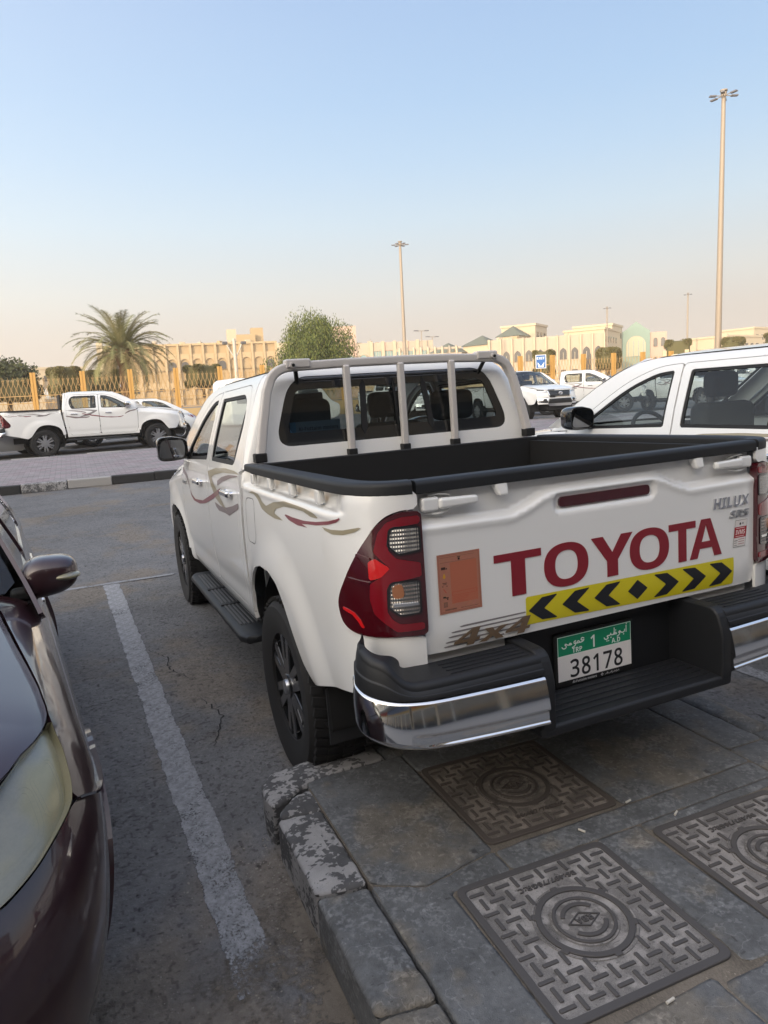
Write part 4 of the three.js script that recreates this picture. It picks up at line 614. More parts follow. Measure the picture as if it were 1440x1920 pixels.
function stone(poly, h0, h1, r, jitter = .004) {            // a worn block from a plan outline, top edge rounded and nibbled
  const P = roundPoly(poly, .012, 3), n = 0, f = polySDF(P), hgt = (x, z) => { const d = Math.max(0, -f(x, z)); return h1 - r * (1 - Math.sqrt(Math.max(0, 1 - (1 - clamp(d / r)) ** 2))) - jitter * 1.6 * (fbm(x * 14 + 7, z * 14 + 3, 997, 3, 61) - .35) * sst(.0, .05, .05 - Math.min(d, .05)) - jitter * .4 * (fbm(x * 40, z * 40, 997, 2, 62) - .5); };
  const top = panel(f, (x, z) => [x, hgt(x, z), z], .012, { flip: true, fold: 0 });
  const pos = [], idx = [], uv = []; let L = 0; P.forEach(([x, z], i) => { const q = P[(i + 1) % P.length], seg = Math.hypot(q[0] - x, q[1] - z), m = Math.max(1, Math.round(seg / .05)); for (let k = 0; k < m; k++) { const t0 = k / m, t1 = (k + 1) / m, a = [lerp(x, q[0], t0), lerp(z, q[1], t0)], b = [lerp(x, q[0], t1), lerp(z, q[1], t1)], o = pos.length / 3; for (const [p, w] of [[a, t0], [b, t1]]) { pos.push(p[0], hgt(p[0], p[1]), p[1], p[0], h0, p[1]); uv.push(p[0] + p[1], h1, p[0] + p[1], h0); } idx.push(o, o + 1, o + 2, o + 1, o + 3, o + 2); } L += seg; });
  const side = new THREE.BufferGeometry(); side.setAttribute('position', new THREE.Float32BufferAttribute(pos, 3)); side.setAttribute('uv', new THREE.Float32BufferAttribute(uv, 2)); side.setIndex(idx); side.computeVertexNormals();
  return join([top, side]);
}
const island = new THREE.Group(); island.name = 'kerbed_island'; island.userData.kind = 'structure'; scene.add(island);
mk('island_bed', [box(1.74, .151, 3.7, -.075, .0755, 1.28)], dustMat, island);
// kerb stones along the left edge and the end, corner stone split by a crack
for (const [p, m, h] of [
  [[[-1.055, -.745], [-1.095, -.70], [-1.108, -.60], [-1.098, -.515], [-1.03, -.540], [-.965, -.600], [-.80, -.628], [-.60, -.640], [-.60, -.765], [-.80, -.770], [-1.0, -.762]], flakeMat2, KH],
  [[[-1.078, -.50], [-1.090, -.452], [-.945, -.420], [-.925, -.500], [-.925, -.580], [-1.0, -.560]], flakeMat2, KH - .006],
  [[[-1.102, -.440], [-1.104, -.01], [-.950, .015], [-.946, -.415]], flakeMat, KH],
  [[[-1.106, .00], [-1.108, .452], [-.955, .470], [-.950, .028]], kerbMat, KH - .004],
  [[[-1.110, .462], [-1.114, .93], [-.958, .94], [-.955, .480]], kerbMat, KH - .002],
  [[[-1.116, .94], [-1.12, 1.5], [-.96, 1.5], [-.958, .95]], kerbMat, KH]])
  mk('kerb_stone', stone(p, -.01, h, .012, .014), m, island);
for (const x of [-.595, -.08, .435]) mk('kerb_stone', stone([[x, -.765], [x + .505, -.765], [x + .505, -.640], [x, -.640]], -.01, KH, .03, .008), kerbMat, island);
for (const z of [-.635, -.1, .44, .98]) mk('kerb_stone', stone([[.80, z], [.935, z], [.935, z + .53], [.80, z + .53]], -.01, KH, .03, .008), kerbMat, island);
// dark stone paving slabs, cut round the covers
const CV = [[-.532, -.475], [-.744, .176], [-.042, .220]], CS = .519;
for (const p of [
  [[-.940, -.616], [-.537, -.630], [-.537, .060], [-.80, .112], [-.942, .028]],
  [[-.534, -.634], [.606, -.634], [.606, -.480], [-.534, -.480]],
  [[-.008, -.476], [.606, -.476], [.606, .060], [-.008, .060]],
  [[-.534, .064], [.606, .064], [.606, .168], [-.534, .168]],
  [[-.947, .034], [-.80, .116], [-.538, .064], [-.538, .168], [-.750, .170], [-.750, .726], [-.950, .726]],
  [[-.222, .172], [-.046, .172], [-.046, .750], [-.222, .726]],
  [[-.043, .172], [.606, .172], [.606, .212], [-.043, .212]],
  [[-.950, .730], [-.33, .724], [-.33, 1.2], [-.950, 1.2]], [[-.326, .748], [.606, .752], [.606, 1.2], [-.326, 1.2]],
  [[.610, -.632], [.797, -.632], [.797, -.04], [.610, -.04]], [[.610, -.036], [.797, -.036], [.797, 1.2], [.610, 1.2]],
  [[-.950, 1.204], [.797, 1.204], [.797, 3.1], [-.950, 3.1]]])
  mk('paving_slab', stone(p, .10, KH + rr(-.0015, .0005), .004, .004), slabMat, island);
// sandy dirt that has collected along the kerb foot
{ const al = dataTex(512, 1024, (u, v) => clamp((fbm(u * 4, v * 16, 64, 6, 81) * .6 + fbm(u * 40, v * 160, 512, 3, 82) * .4 + .5 * u - .74 - .7 * sst(.78, 1, v)) * 4), false, false); const m = std(0xffffff, 1, 0, { map: dustMat.map, alphaMap: al, transparent: true }); const g = new THREE.PlaneGeometry(.62, 2.0, 1, 1).rotateX(-Math.PI / 2).translate(-1.405, .003, .42); const t = mk('kerb_dirt', g, m); t.userData.kind = 'stuff'; t.userData.label = 'brown sandy dirt gathered on the asphalt along the kerb foot'; }
// ---------- cast covers ----------
const ironTex = (s, warm, base) => dataTex(512, 512, (u, v) => { const a = fbm(u * 7, v * 7, 7, 5, s), g = hash2((u * 512) | 0, (v * 512) | 0, s), d = sst(.45, .68, fbm(u * 12, v * 12, 12, 4, s + 4)); const pt = vnoise(u * 90, v * 90, 90, s + 2); const k = base * (1 + .7 * (a - .5) + .45 * (g - .5) + .5 * (d - .5)) * (pt < .12 ? .6 : 1); return [toS(k * (1.03 + warm)), toS(k), toS(k * (.99 - warm))]; }, true);
const ironDust = [std(0xffffff, .9, 0, { map: ironTex(5, .14, .16), bumpMap: slabBump, bumpScale: .004 }), std(0xffffff, .9, 0, { map: ironTex(6, .035, .235), bumpMap: slabBump, bumpScale: .004 }), std(0xffffff, .9, 0, { map: ironTex(8, .05, .215), bumpMap: slabBump, bumpScale: .004 })];
const ironBare = [std(lin(.085, .070, .060), .7, .1), std(lin(.078, .073, .073), .7, .1), std(lin(.080, .073, .070), .7, .1)];
function makeCover(i, label) {
  const [x0, z0] = CV[i], c = CS / 2, t = thing('inspection_cover', label, 'manhole cover', [x0 + c, KH - .012, z0 + c], -.0248 + (i === 0 ? 0 : 0), 'inspection covers in the island');
  const plate = new RoundedBoxGeometry(CS - .012, .02, CS - .012, 3, .0095); mk('plate', planarUV(plate.translate(0, 0, 0), 0, 2, 1.6), ironDust[i], t);
  const shp = new THREE.Shape(roundPoly([[-c, -c], [c, -c], [c, c], [-c, c]], .03, 5).map((p) => new THREE.Vector2(...p))); const hl = new THREE.Path(roundPoly([[-c + .018, -c + .018], [c - .018, -c + .018], [c - .018, c - .018], [-c + .018, c - .018]], .022, 5).map((p) => new THREE.Vector2(...p)).reverse()); shp.holes.push(hl);
  mk('rim_frame', new THREE.ExtrudeGeometry(shp, { depth: .020, bevelEnabled: true, bevelSize: .002, bevelThickness: .002, bevelSegments: 1 }).rotateX(Math.PI / 2).translate(0, .0125, 0), ironBare[i], t);
  const y = .0105; // raised work on the plate
  const bar = rbox(.046, .008, .0115, .003, 0, 0, 0, 1), rot = i === 0 ? Math.PI : 0;
  const N = 11, p = .0425; for (let a = 0; a < N; a++) for (let b = 0; b < N; b++) {
    const lx = (a - (N - 1) / 2) * p, lz = (b - (N - 1) / 2) * p, r = Math.hypot(lx, lz); if (r < .148) continue; const txt = lz < -.150 && lz > -.19 && Math.abs(lx) < .105; if (txt) continue;
    const m = mk('tread_bar', bar, ironBare[i], t); const q = new THREE.Vector2(lx, lz).rotateAround(new THREE.Vector2(0, 0), rot); m.position.set(q.x, y, q.y); m.rotation.y = (a + b) % 2 ? Math.PI / 2 : 0;
  }
  const ringG = (r0, r1, h, th0 = 0, th = Math.PI * 2) => { const s = new THREE.Shape(); s.absarc(0, 0, r1, th0, th0 + th, false); if (th > 6.2) { const q = new THREE.Path(); q.absarc(0, 0, r0, 0, Math.PI * 2, true); s.holes.push(q); } else s.absarc(0, 0, r0, th0 + th, th0, true); return new THREE.ExtrudeGeometry(s, { depth: h, bevelEnabled: true, bevelSize: .0012, bevelThickness: .0012, bevelSegments: 1, curveSegments: 40 }).rotateX(-Math.PI / 2); };
  mk('outer_ring', ringG(.116, .130, .006).translate(0, y - .002, 0), ironBare[i], t); mk('edge_ring', ringG(.136, .1405, .003).translate(0, y - .002, 0), ironDust[i], t);
  for (let k = 0; k < 6; k++) { const a = k * Math.PI / 3 + .5; mk('ring_lug', rbox(.026, .009, .022, .003, 0, 0, 0, 1).rotateY(-a).translate(.128 * Math.cos(a), y + .001, .128 * Math.sin(a)), ironBare[i], t); }
  mk('boss', new THREE.CylinderGeometry(.092, .094, .005, 48).translate(0, y, 0), ironDust[i], t);
  mk('inner_ring', ringG(.078, .085, .004).translate(0, y + .002, 0), ironBare[i], t);
  const lt = new THREE.Group(); lt.name = 'centre_mark'; lt.rotation.y = (i === 0 ? 0 : Math.PI); lt.position.y = y + .0025; t.add(lt);
  for (const a of [.35, Math.PI + .35]) mk('arc', ringG(.052, .062, .004, a + .3, 2.0), ironBare[i], lt);
  const rh = new THREE.Shape([[-.052, 0], [0, -.028], [.052, 0], [0, .028]].map((q) => new THREE.Vector2(...q))); rh.holes.push(new THREE.Path([[-.046, 0], [0, .0245], [.046, 0], [0, -.0245]].map((q) => new THREE.Vector2(...q)))); mk('diamond', new THREE.ExtrudeGeometry(rh, { depth: .004, bevelEnabled: false }).rotateX(-Math.PI / 2), ironBare[i], lt);
  mk('lettering', fitText('RBA', -.026, .026, -.010, .010, .004).rotateX(-Math.PI / 2), ironBare[i], lt);
  const tx = fitText('BS:497/76GR:C', -.098, .098, -.009, .009, .004).rotateX(-Math.PI / 2); if (i) tx.rotateY(Math.PI); tx.translate(0, y, (i ? -1 : 1) * .170); mk('lettering', tx, ironBare[i], t);
  return t;
}
makeCover(0, 'brownish square cast iron cover half under the pickup bumper');
makeCover(1, 'grey square cast iron cover nearest the camera, fully out from under the pickup');
makeCover(2, 'grey square cast iron cover cut off by the right edge of the photo');
// loose grit: chips of stone and cigarette ends on the paving and along the kerb foot
{
  const chips = [], add = (x, y, z, s) => { const g = new THREE.IcosahedronGeometry(s, 0); g.scale(rr(.7, 1.5), rr(.4, .8), rr(.7, 1.4)); g.rotateY(rr(0, 6)); g.translate(x, y + s * .3, z); chips.push(g); };
  for (let k = 0; k < 420; k++) { const t = rnd(); add(-1.115 - Math.abs(rr(0, 1) * rr(0, 1)) * .38, 0, lerp(-.6, 1.0, t), rr(.0012, .0042)); }
  for (let k = 0; k < 200; k++) add(rr(-2.2, -.95), 0, rr(-3.0, .6), rr(.001, .003));
  for (const [x, z] of CV) for (let k = 0; k < 60; k++) { const a = rr(0, CS), s = (rnd() * 4) | 0; add(s < 2 ? x + a : x + (s === 2 ? -.012 : CS + .012), KH - .012, s < 2 ? z + (s ? -.012 : CS + .012) : z + a, rr(.001, .003)); }
  const st = mk('loose_grit', chips, std(lin(.26, .24, .21), 1)); st.userData.kind = 'stuff'; st.userData.label = 'pale grit scattered along the kerb foot and round the covers'; 
  let n = 0; for (const [x, z, ry] of [[-.06, .715, .4], [-.13, .735, .9], [.012, .062, .2], [-.235, .12, 2], [-.48, .735, .1], [.10, .19, .5]]) { const b = mk('cigarette_end', cyl(.0038, .0038, [-.012, 0, 0], [.012, 0, 0], 8).rotateY(ry).translate(x, KH + .004, z), std(lin(.55, .52, .46), .9)); tag(b, ['pale cigarette end beside the near right corner of the nearest cover', 'pale cigarette end lying just left of that corner of the nearest cover', 'pale cigarette end beside the near right corner of the brownish cover', 'pale cigarette end on the slab between the brownish and nearest covers', 'pale cigarette end at the bottom edge of the photo by the nearest cover', 'pale cigarette end at the back edge of the rightmost cover'][n++], 'cigarette end', 'cigarette ends round the covers'); }
}
// ---------- planted median: kerb painted in black and white blocks, pink block paving ----------
const paverTex = dataTex(1024, 1024, (u, v) => { const cx = u * 10, cy = v * 20, row = Math.floor(cy), ox = cx + (row % 2) * .5, bx = Math.floor(ox), fx = ox - bx, fy = cy - row, e = Math.min(fx * 2, (1 - fx) * 2, fy, 1 - fy), h = hash2(bx % 10, row % 20, 3), n = fbm(u * 8, v * 8, 8, 5, 17), g = hash2((u * 1024) | 0, (v * 1024) | 0, 7), band = sst(.45, .6, fbm(u * 3, v * 6, 6, 4, 29)); let k = .225 + .07 * (h - .5) + .08 * (n - .5) + .03 * (g - .5); if (e < .06) k *= .6; const p = .75 * (1 - band * .6); return [toS(k * (1 + .17 * p)), toS(k * (1 - .09 * p)), toS(k * (1 - .0 * p))]; }, true); paverTex.repeat.set(.5, .5);
const median = new THREE.Group(); median.name = 'median'; median.userData.kind = 'structure'; scene.add(median);
{
  const m = sheet(-60, 70, -18.45, -12.72, 80, 8, .150); mk('block_paving', m, std(0xffffff, .95, 0, { map: paverTex }), median);
  const kw = [std(0xffffff, .9, 0, { map: flakeTex(511) }), std(lin(.30, .29, .28), .9)], kb = [std(lin(.022, .022, .023), .85), std(lin(.035, .034, .034), .9)];
  let x = -40; let k = 0; while (x < 60) { const L = .78, z = -12.62, y = groundY(x + L / 2, z), s = rbox(L - .008, .165, .20, .02, 0, 0, 0, 2); boxUV(s, 1.4); const pair = Math.floor(k / 2) % 2; const b = mk('kerb_stone', s, (pair ? kb : kw)[(k * 7 % 3) % 2], median); b.position.set(x + L / 2, y + .077, z); x += L; k++; }
  x = -40; k = 0; while (x < 60) { const L = .9, z = -18.53, y = groundY(x + L / 2, z), b = mk('kerb_stone', boxUV(rbox(L - .008, .165, .18, .02, 0, 0, 0, 1)), k % 2 ? kw[1] : kerbMat, median); b.position.set(x + L / 2, y + .077, z); x += L; k++; }
}
// park verge and plinth behind the far road
{ const g = sheet(-90, 130, -130, -36.9, 60, 30, .25); const p = g.attributes.position; for (let i = 0; i < p.count; i++) { const x = p.getX(i), z = p.getZ(i) + (p.getX(i) * .085); p.setZ(i, z); p.setY(i, groundY(x, z) / (1 - .30 * sst(4, 20, x)) + .30); } g.computeVertexNormals(); struct('park_ground', g, M.sand); }
// ---------- saloon cars ----------
const SV = [0, .15, .3, .45, .55, .65, .72, .80, .9, 1], sY = curve1(SV.map((v, i) => [v, [.18, .30, .45, .60, .70, .79, .845, .885, .935, .965][i]])), sW = curve1(SV.map((v, i) => [v, [.80, .86, .895, .905, .897, .87, .825, .74, .46, 0][i]])), sL = curve1(SV.map((v, i) => [v, [.78, .84, .86, .83, .77, .66, .56, .45, .30, .2][i]]));
function frontHalf(u, v) {                                  // u: along the left side (z falls below u = .5), then round the corner to the nose; v: sill to hood
  let y = sY(v), x, z; const w = sW(v), l = sL(v), n = 3;
  if (u < .5) { x = w; z = .10 - (.5 - u) * 2.2; } else { const a = Math.min((u - .5) * Math.PI, Math.PI / 2); x = w * Math.max(0, Math.cos(a)) ** (2 / n); z = .10 + l * Math.sin(a) ** (2 / n); }
  if (v > .6) y += .07 * clamp((v - .6) / .3) * clamp((.3 - z) / 1.0);
  const r = Math.hypot(z, (y - .32) * .95); 
  return [x, y, z];
}
function makeSaloon(o) {
  const root = new THREE.Group(), S = o.near ? .014 : .04, W2 = 1;
  const rect = (u0, u1, v0, v1) => { const f = (u, v) => Math.max(u0 - u, u - u1, v0 - v, v - v1); f.box = [u0, u1, v0, v1]; return f; };
  const wheelArch = (zc, flipZ) => { const f = (u, v) => { const p = frontHalf(u, v); return Math.hypot(p[2] - 0, (p[1] - .32)) - .355; }; return f; };
  const arch = wheelArch(0); const cabin = rect(-1, .105, .745, 2);
  const lampP = [[.555, .745], [.67, .738], [.728, .712], [.775, .68], [.80, .64], [.80, .565], [.77, .565], [.732, .58], [.695, .60], [.653, .62], [.643, .635], [.622, .675], [.592, .715]];
  const lampF = polySDF(roundPoly(lampP, .008, 3)), hoodLine = curve1([[.05, .845], [.1, .835], [.192, .815], [.27, .805], [.378, .79], [.5, .765], [.56, .745], [.70, .725], [.80, .69], [.9, .66], [1, .65]]);
  const hoodF = (u, v) => hoodLine(u) - v; hoodF.box = [.19, 1, .64, 1.0];
  const seamV = curve1([[.4, .5], [.56, .55], [.618, .60], [.65, .618], [.80, .56], [1, .56]]);
  const mapR = (u, v) => { const p = frontHalf(u, v); return [p[0], p[1] + .03 * sst(.6, .9, v), -2.86 - p[2]]; };
  const g2 = .0025;
  for (const s of [1, -1]) { const f = s > 0 ? (g) => g : mirrorX, kk = { vstep: S, fold: .012 };
    const fenF = (u, v) => Math.max(-.20 - u, u - .70, -v, -arch(u, v), -cabin(u, v), .003 - lampF(u, v), v - hoodLine(u) + g2, Math.min(u - .45, seamV(u) + g2 - v), Math.min(u - .665, .7 - v)); fenF.box = [-.20, .70, 0, .84];
    mk('wing', f(panel(fenF, frontHalf, S, kk)), o.paint, root);
    const hd = (u, v) => Math.max(hoodLine(u) + g2 - v, .108 - u, .003 - lampF(u, v), v - .999); hd.box = [.1, 1, .64, 1];
    mk('bonnet', f(panel(hd, frontHalf, S * 1.2, kk)), o.paint, root);
    const bp = (u, v) => Math.max(v - (u < .66 ? seamV(u) : Math.min(hoodLine(u), 1)) + g2, 0.452 - u, -v, .003 - lampF(u, v), -arch(u, v), u - 1); bp.box = [.45, 1, 0, .75];
    const fb = mk('front_bumper', f(panel(bp, frontHalf, S, kk)), o.paint, root);
    const hl = mk('headlight', f(panel(inset(lampF, .001), frontHalf, .01, { out: .004, fold: .02 })), o.lamp, root);
    if (o.near) { const fogF = polySDF(roundPoly([[.70, .36], [.80, .40], [.84, .22], [.76, .20]], .02)); mk('fog_recess', f(panel(fogF, frontHalf, .01, { out: .002, fold: .0 })), M.black, fb);
      const inn = polySDF(roundPoly([[.69, .70], [.76, .67], [.77, .60], [.70, .615]], .02)); mk('lamp_ring', f(panel(ring(inn, -.004, .004), frontHalf, .004, { out: .0055, fold: .002 })), M.headlamp, hl); const in2 = polySDF(roundPoly([[.63, .705], [.68, .70], [.685, .63], [.655, .63]], .012)); mk('lamp_ring', f(panel(ring(in2, -.003, .003), frontHalf, .004, { out: .0055, fold: .002 })), M.headlamp, hl); }
    const rr2 = (u, v) => Math.max(-.188 - u, u - 1, -v, v - .999, -arch(u, v), -cabin(u, v)); rr2.box = [-.188, 1, 0, 1];
    mk('rear_body', f(panel(rr2, mapR, S * 2, { fold: .012, flip: true })), o.paint, root);
    const tl = polySDF(roundPoly([[.56, .72], [.70, .70], [.78, .66], [.78, .58], [.60, .60]], .01)); mk('tail_light', f(panel(tl, mapR, .03, { flip: true, out: .004, fold: .01 })), M.lensBand, root);
    // greenhouse
    const gw = curve1([[.85, .86], [.93, .835], [1.1, .76], [1.30, .66], [1.40, .60], [1.44, .56]]), gm = (z, y) => [gw(y), y, z];
    const ghF = polySDF(roundPoly([[-.62, .90], [-.80, 1.0], [-1.16, 1.27], [-1.38, 1.405, .12], [-1.65, 1.435], [-2.2, 1.42], [-2.5, 1.34, .2], [-3.0, 1.06], [-3.25, .93], [-3.2, .88], [-.7, .86]], .02)), w1 = polySDF(roundPoly([[-.90, .955], [-1.20, 1.24], [-1.38, 1.350, .08], [-1.62, 1.372], [-1.62, .955]], .02)), w2 = polySDF(roundPoly([[-1.70, .955], [-1.70, 1.372], [-2.15, 1.355, .1], [-2.40, 1.28], [-2.78, 1.02], [-2.70, .955]], .03));
    mk('window_frame', f(panel(cut(ghF, w1, w2), gm, S * 1.5, { fold: .015, flip: true })), o.paint, root);
    for (const w of [w1, w2]) { const gl = mk('side_window', f(panel(inset(w, -.004), (z, y) => [gw(y) - .008, y, z], .05, { fold: 0, flip: true })), M.glassSide, root); mk('window_trim', f(panel(ring(w, -.012, .004), (z, y) => [gw(y) - .002, y, z], .02, { fold: .006, flip: true })), o.near ? M.chrome : M.black, gl); }
    // mirror
    const ms = new THREE.SphereGeometry(1, 28, 18), p = ms.attributes.position; for (let i = 0; i < p.count; i++) { let x = p.getX(i), y = p.getY(i), z = p.getZ(i); const q = (v) => Math.sign(v) * Math.abs(v) ** .7; z = z < 0 ? Math.max(z, -.4) : z; p.setXYZ(i, q(x) * .098 + .0, q(y) * .074 * (1 - .12 * q(x)) + .012 * x, q(z) * .095); } ms.computeVertexNormals();
    const mi = mk('door_mirror', f(join([ms.translate(.893, .985, -.86)])), o.paint, root); mk('mirror_arm', f(join([rbox(.10, .05, .06, .02, .80, .925, -.86), rbox(.05, .07, .05, .02, .835, .955, -.86)])), M.black, mi);
    const ind = new THREE.SphereGeometry(1, 20, 12, 0, Math.PI * 2, 0, Math.PI); ind.scale(.052, .016, .05).translate(.944, .985, -.800); mk('mirror_indicator', f(ind), o.lamp, mi);
    const hz = [-1.30, -2.30]; for (const z of hz) mk('door_handle', f(rbox(.02, .03, .18, .009, .866, .80, z)), o.near ? M.chrome : o.paint, root);
  }
  const rw = curve1([[.0, .56], [1, .56]]);
  mk('roof', panel((() => { const f = polySDF(roundPoly([[-.57, -1.35], [.57, -1.35], [.55, -2.42], [-.55, -2.42]], .05)); return f; })(), (x, z) => [x, 1.435 + .03 * (1 - (x / .57) ** 2) - .05 * sst(-1.6, -1.35, z) - .07 * sst(2.15, 2.45, -z), z], .05, { flip: true, fold: .03 }), o.paint, root);
  const ws = (u, t) => [u * lerp(.80, .58, t), lerp(.955, 1.405, t), lerp(-.66, -1.36, t) - .14 * u * u * (1 - t)], rs = (u, t) => [u * lerp(.74, .55, t), lerp(.99, 1.385, t), lerp(-3.15, -2.42, t) + .08 * u * u];
  const qf = polySDF(roundPoly([[-1, 0], [1, 0], [1, 1], [-1, 1]], .03));
  mk('windscreen', panel(qf, ws, .08, { fold: 0 }), M.glassSide, root); mk('back_window', panel(qf, rs, .08, { fold: 0 }), M.glassDark, root);
  mk('wiper_tray', [box(1.3, .02, .22, 0, .965, -.72)], M.black, root);
  const gr = mk('grille', [rbox(.80, .16, .05, .03, 0, .62, .90)], M.black, root); mk('grille_bar', [rbox(.76, .018, .03, .006, 0, .66, .925)], M.chrome, gr);
  mk('lower_intake', [rbox(1.0, .14, .05, .03, 0, .33, .925)], M.black, root);
  mk('underbody', [box(1.55, .2, 4.2, 0, .36, -1.43), box(1.4, .3, 1.9, 0, .6, -1.5), rbox(1.3, .5, .15, .06, 0, .95, -1.75), rbox(1.3, .5, .15, .06, 0, .95, -2.6), rbox(1.35, .2, .35, .06, 0, .88, -1.0)], M.interior, root);
  const w0 = makeWheel(false, M.silver); [[1, 0], [1, -2.86], [-1, 0], [-1, -2.86]].forEach(([s, z], i) => { const w = i ? w0.clone() : w0; w.scale.setScalar(.83); w.position.set(s * .735, .322, z); w.rotation.y = s > 0 ? Math.PI : 0; root.add(w); });
  return root;
}
M.maroon = phys(lin(.026, .007, .012), .34, { metalness: .25, clearcoat: 1, clearcoatRoughness: .05 });
const flakes = dataTex(256, 256, (u, v, i, j) => .5 + .5 * hash2(i, j, 3));
M.hazyLamp = phys(0xffffff, .34, { metalness: .15, clearcoat: 1, clearcoatRoughness: .2, map: dataTex(512, 512, (u, v) => { const a = fbm(u * 18, v * 18, 18, 5, 3), g = hash2((u * 512) | 0, (v * 512) | 0, 4), y = sst(.40, .65, fbm(u * 9 + 2, v * 9, 9, 4, 8)); const k = .20 + .10 * (a - .5) + .02 * (g - .5); return [toS(k * (1.0 + .08 * y)), toS(k * (.96 + .02 * y)), toS(k * (.74 - .22 * y))]; }, true) });
{
  const c = makeSaloon({ near: true, paint: M.maroon, lamp: M.hazyLamp }); c.name = numbered('saloon_car'); scene.add(c); c.position.set(-2.562, 0, -.18); c.rotation.y = .085;
  tag(c, 'dark maroon saloon with yellowed headlight, nose towards the camera at the left edge', 'car');
}
// ---------- shop block behind the photographer: shades the parking bays and is mirrored in the glass and chrome ----------
{
  const Z = 13, H = 11.2, sand = std(lin(.46, .38, .28), .9), glass = phys(lin(.03, .035, .04), .08, { clearcoat: 1 }), redSign = std(lin(.34, .02, .025), .6), yel = std(lin(.55, .36, .06), .6), white = std(lin(.62, .60, .56), .8), dark = std(lin(.06, .055, .05), .7);
  for (let b = 0; b < 7; b++) {
    const w = 17.6, x = -92 + b * 18, g = thing('shop_block', `${['first', 'second', 'third', 'fourth', 'fifth', 'sixth', 'seventh'][b]} sand coloured shop block from the sunny end of the row behind the camera`, 'building', [x, 0, Z], 0, 'shop blocks behind the camera');
    mk('wall', [box(w, H, 10, w / 2, H / 2, 5)], b % 2 ? sand : std(lin(.50, .43, .33), .9), g);
    mk('parapet', [box(w + .3, .5, .5, w / 2, H + .1, -.05)], white, g);
    for (let k = 0; k < 4; k++) { const sx = 2.2 + k * 4.4; const d = mk('shopfront', [box(3.9, 2.8, .12, sx, 1.55, -.02)], glass, g); mk('door_frame', [box(.08, 2.8, .16, sx, 1.55, -.05), box(3.9, .10, .16, sx, 2.95, -.05)], white, d);
      for (let f = 0; f < 2; f++) { const wn = mk('window', [box(2.0, 1.5, .10, sx, 6.1 + f * 3.2, -.01)], glass, g); mk('sill', [box(2.3, .10, .25, sx, 5.28 + f * 3.2, -.06)], white, wn); } }
    mk('sign_board', [box(w - .4, .95, .25, w / 2, 3.75, -.14)], b % 3 === 1 ? std(lin(.10, .16, .30), .6) : redSign, g); mk('sign_band', [box(w - .4, .16, .28, w / 2, 3.18, -.15)], yel, g);
    mk('canopy', [box(w, .18, 2.6, w / 2, 4.45, -1.2)], white, g);
  }
  const pv = mk('pavement', boxUV(box(150, .15, 11.5, -20, .075, 7.35), .5), std(lin(.17, .165, .16), .9)); pv.userData.kind = 'structure';
}
// ---------- far vehicles ----------
const farTruck = makePickup({ near: false, step: .035, decals: true, redOnly: true, rim: M.silver, frontBumper: M.white });
function placeFar(x, z, heading, label, group) { const t = farTruck.clone(); t.name = numbered('pickup_truck'); scene.add(t); const fx = Math.sin(heading), fz = Math.cos(heading); t.rotation.y = heading; t.position.set(x, groundY(x, z) + .0, z); tag(t, label, 'pickup truck', group); return t; }
// heading 0 faces -z; the model's middle lies 2.55 m ahead of its origin
function placeMid(mx, mz, hd, label, extraY = 0) { const ox = mx - Math.sin(hd) * -2.58 * -1 * -1, t = placeFar(0, 0, hd, label, 'white pickups parked along the far side'); const off = V(0, 0, -2.58).applyEuler(new THREE.Euler(0, hd, 0)); t.position.set(mx - off.x, groundY(mx, mz) + extraY, mz - off.z); return t; }
{
  const A = [-2.30, -20.25], hd = Math.atan2(-.9985, .055), t = placeFar(0, 0, hd, 'white pickup with red and grey stripes parked side on before the yellow fence', 'white pickups parked along the far side');
  const off = V(.90, 0, -1.04).applyEuler(new THREE.Euler(0, hd, 0)); t.position.set(A[0] - off.x, groundY(A[0], A[1]), A[1] - off.z);
  const hb = mk('headboard', [box(1.3, .42, .035, 0, 1.52, -1.548)], M.black, t);
}
placeMid(13.72, -20.55, Math.PI, 'white pickup facing the camera with dark grille, right of the roll bar');
placeMid(18.5, -22.7, -Math.PI * .70, 'white pickup with red curved stripe behind the one with the dark grille');
placeMid(9.3, -20.9, Math.PI, 'white pickup seen through the right of the foreground rear window');
placeMid(21.6, -19.9, Math.PI * .98, 'white pickup grille on, seen through the front side window of the next truck');
placeMid(25.6, -20.4, Math.PI, 'white pickup seen through the rear side window of the next truck');
const farPaint = { silver: phys(lin(.42, .42, .43), .35, { metalness: .4, clearcoat: 1 }), dark: phys(lin(.02, .02, .025), .3, { clearcoat: 1 }) };
function placeSaloon(paint, x, z, hd, label, sc = 1) { const c = makeSaloon({ near: false, paint, lamp: M.headlamp }); c.name = numbered('saloon_car'); scene.add(c); c.rotation.y = hd; c.position.set(x, groundY(x, z), z); c.scale.set(1, sc, 1); return tag(c, label, 'car'); }
placeSaloon(farPaint.silver, -2.75, -21.75, Math.PI / 2 + .25, 'silver saloon mostly hidden behind the side-on white pickup at the left edge');
placeSaloon(M.white, -1.15, -23.6, -Math.PI / 2 + .22, 'low white saloon with red tail light beyond the side-on pickup nose');
placeSaloon(M.white, 1.0, -46.2, Math.PI / 2 + .05, 'small white car parked inside the park beyond the palm', 1.12).position.y += 1.15;
placeSaloon(farPaint.silver, -5.35, -.6, .05, 'silver saloon added out of frame left of the maroon one for paint reflections');  // unseen car, added to give the pickup's white side something to reflect
placeSaloon(farPaint.dark, 23.8, -27.8, 2.4, 'dark car roof just behind the red striped pickup');
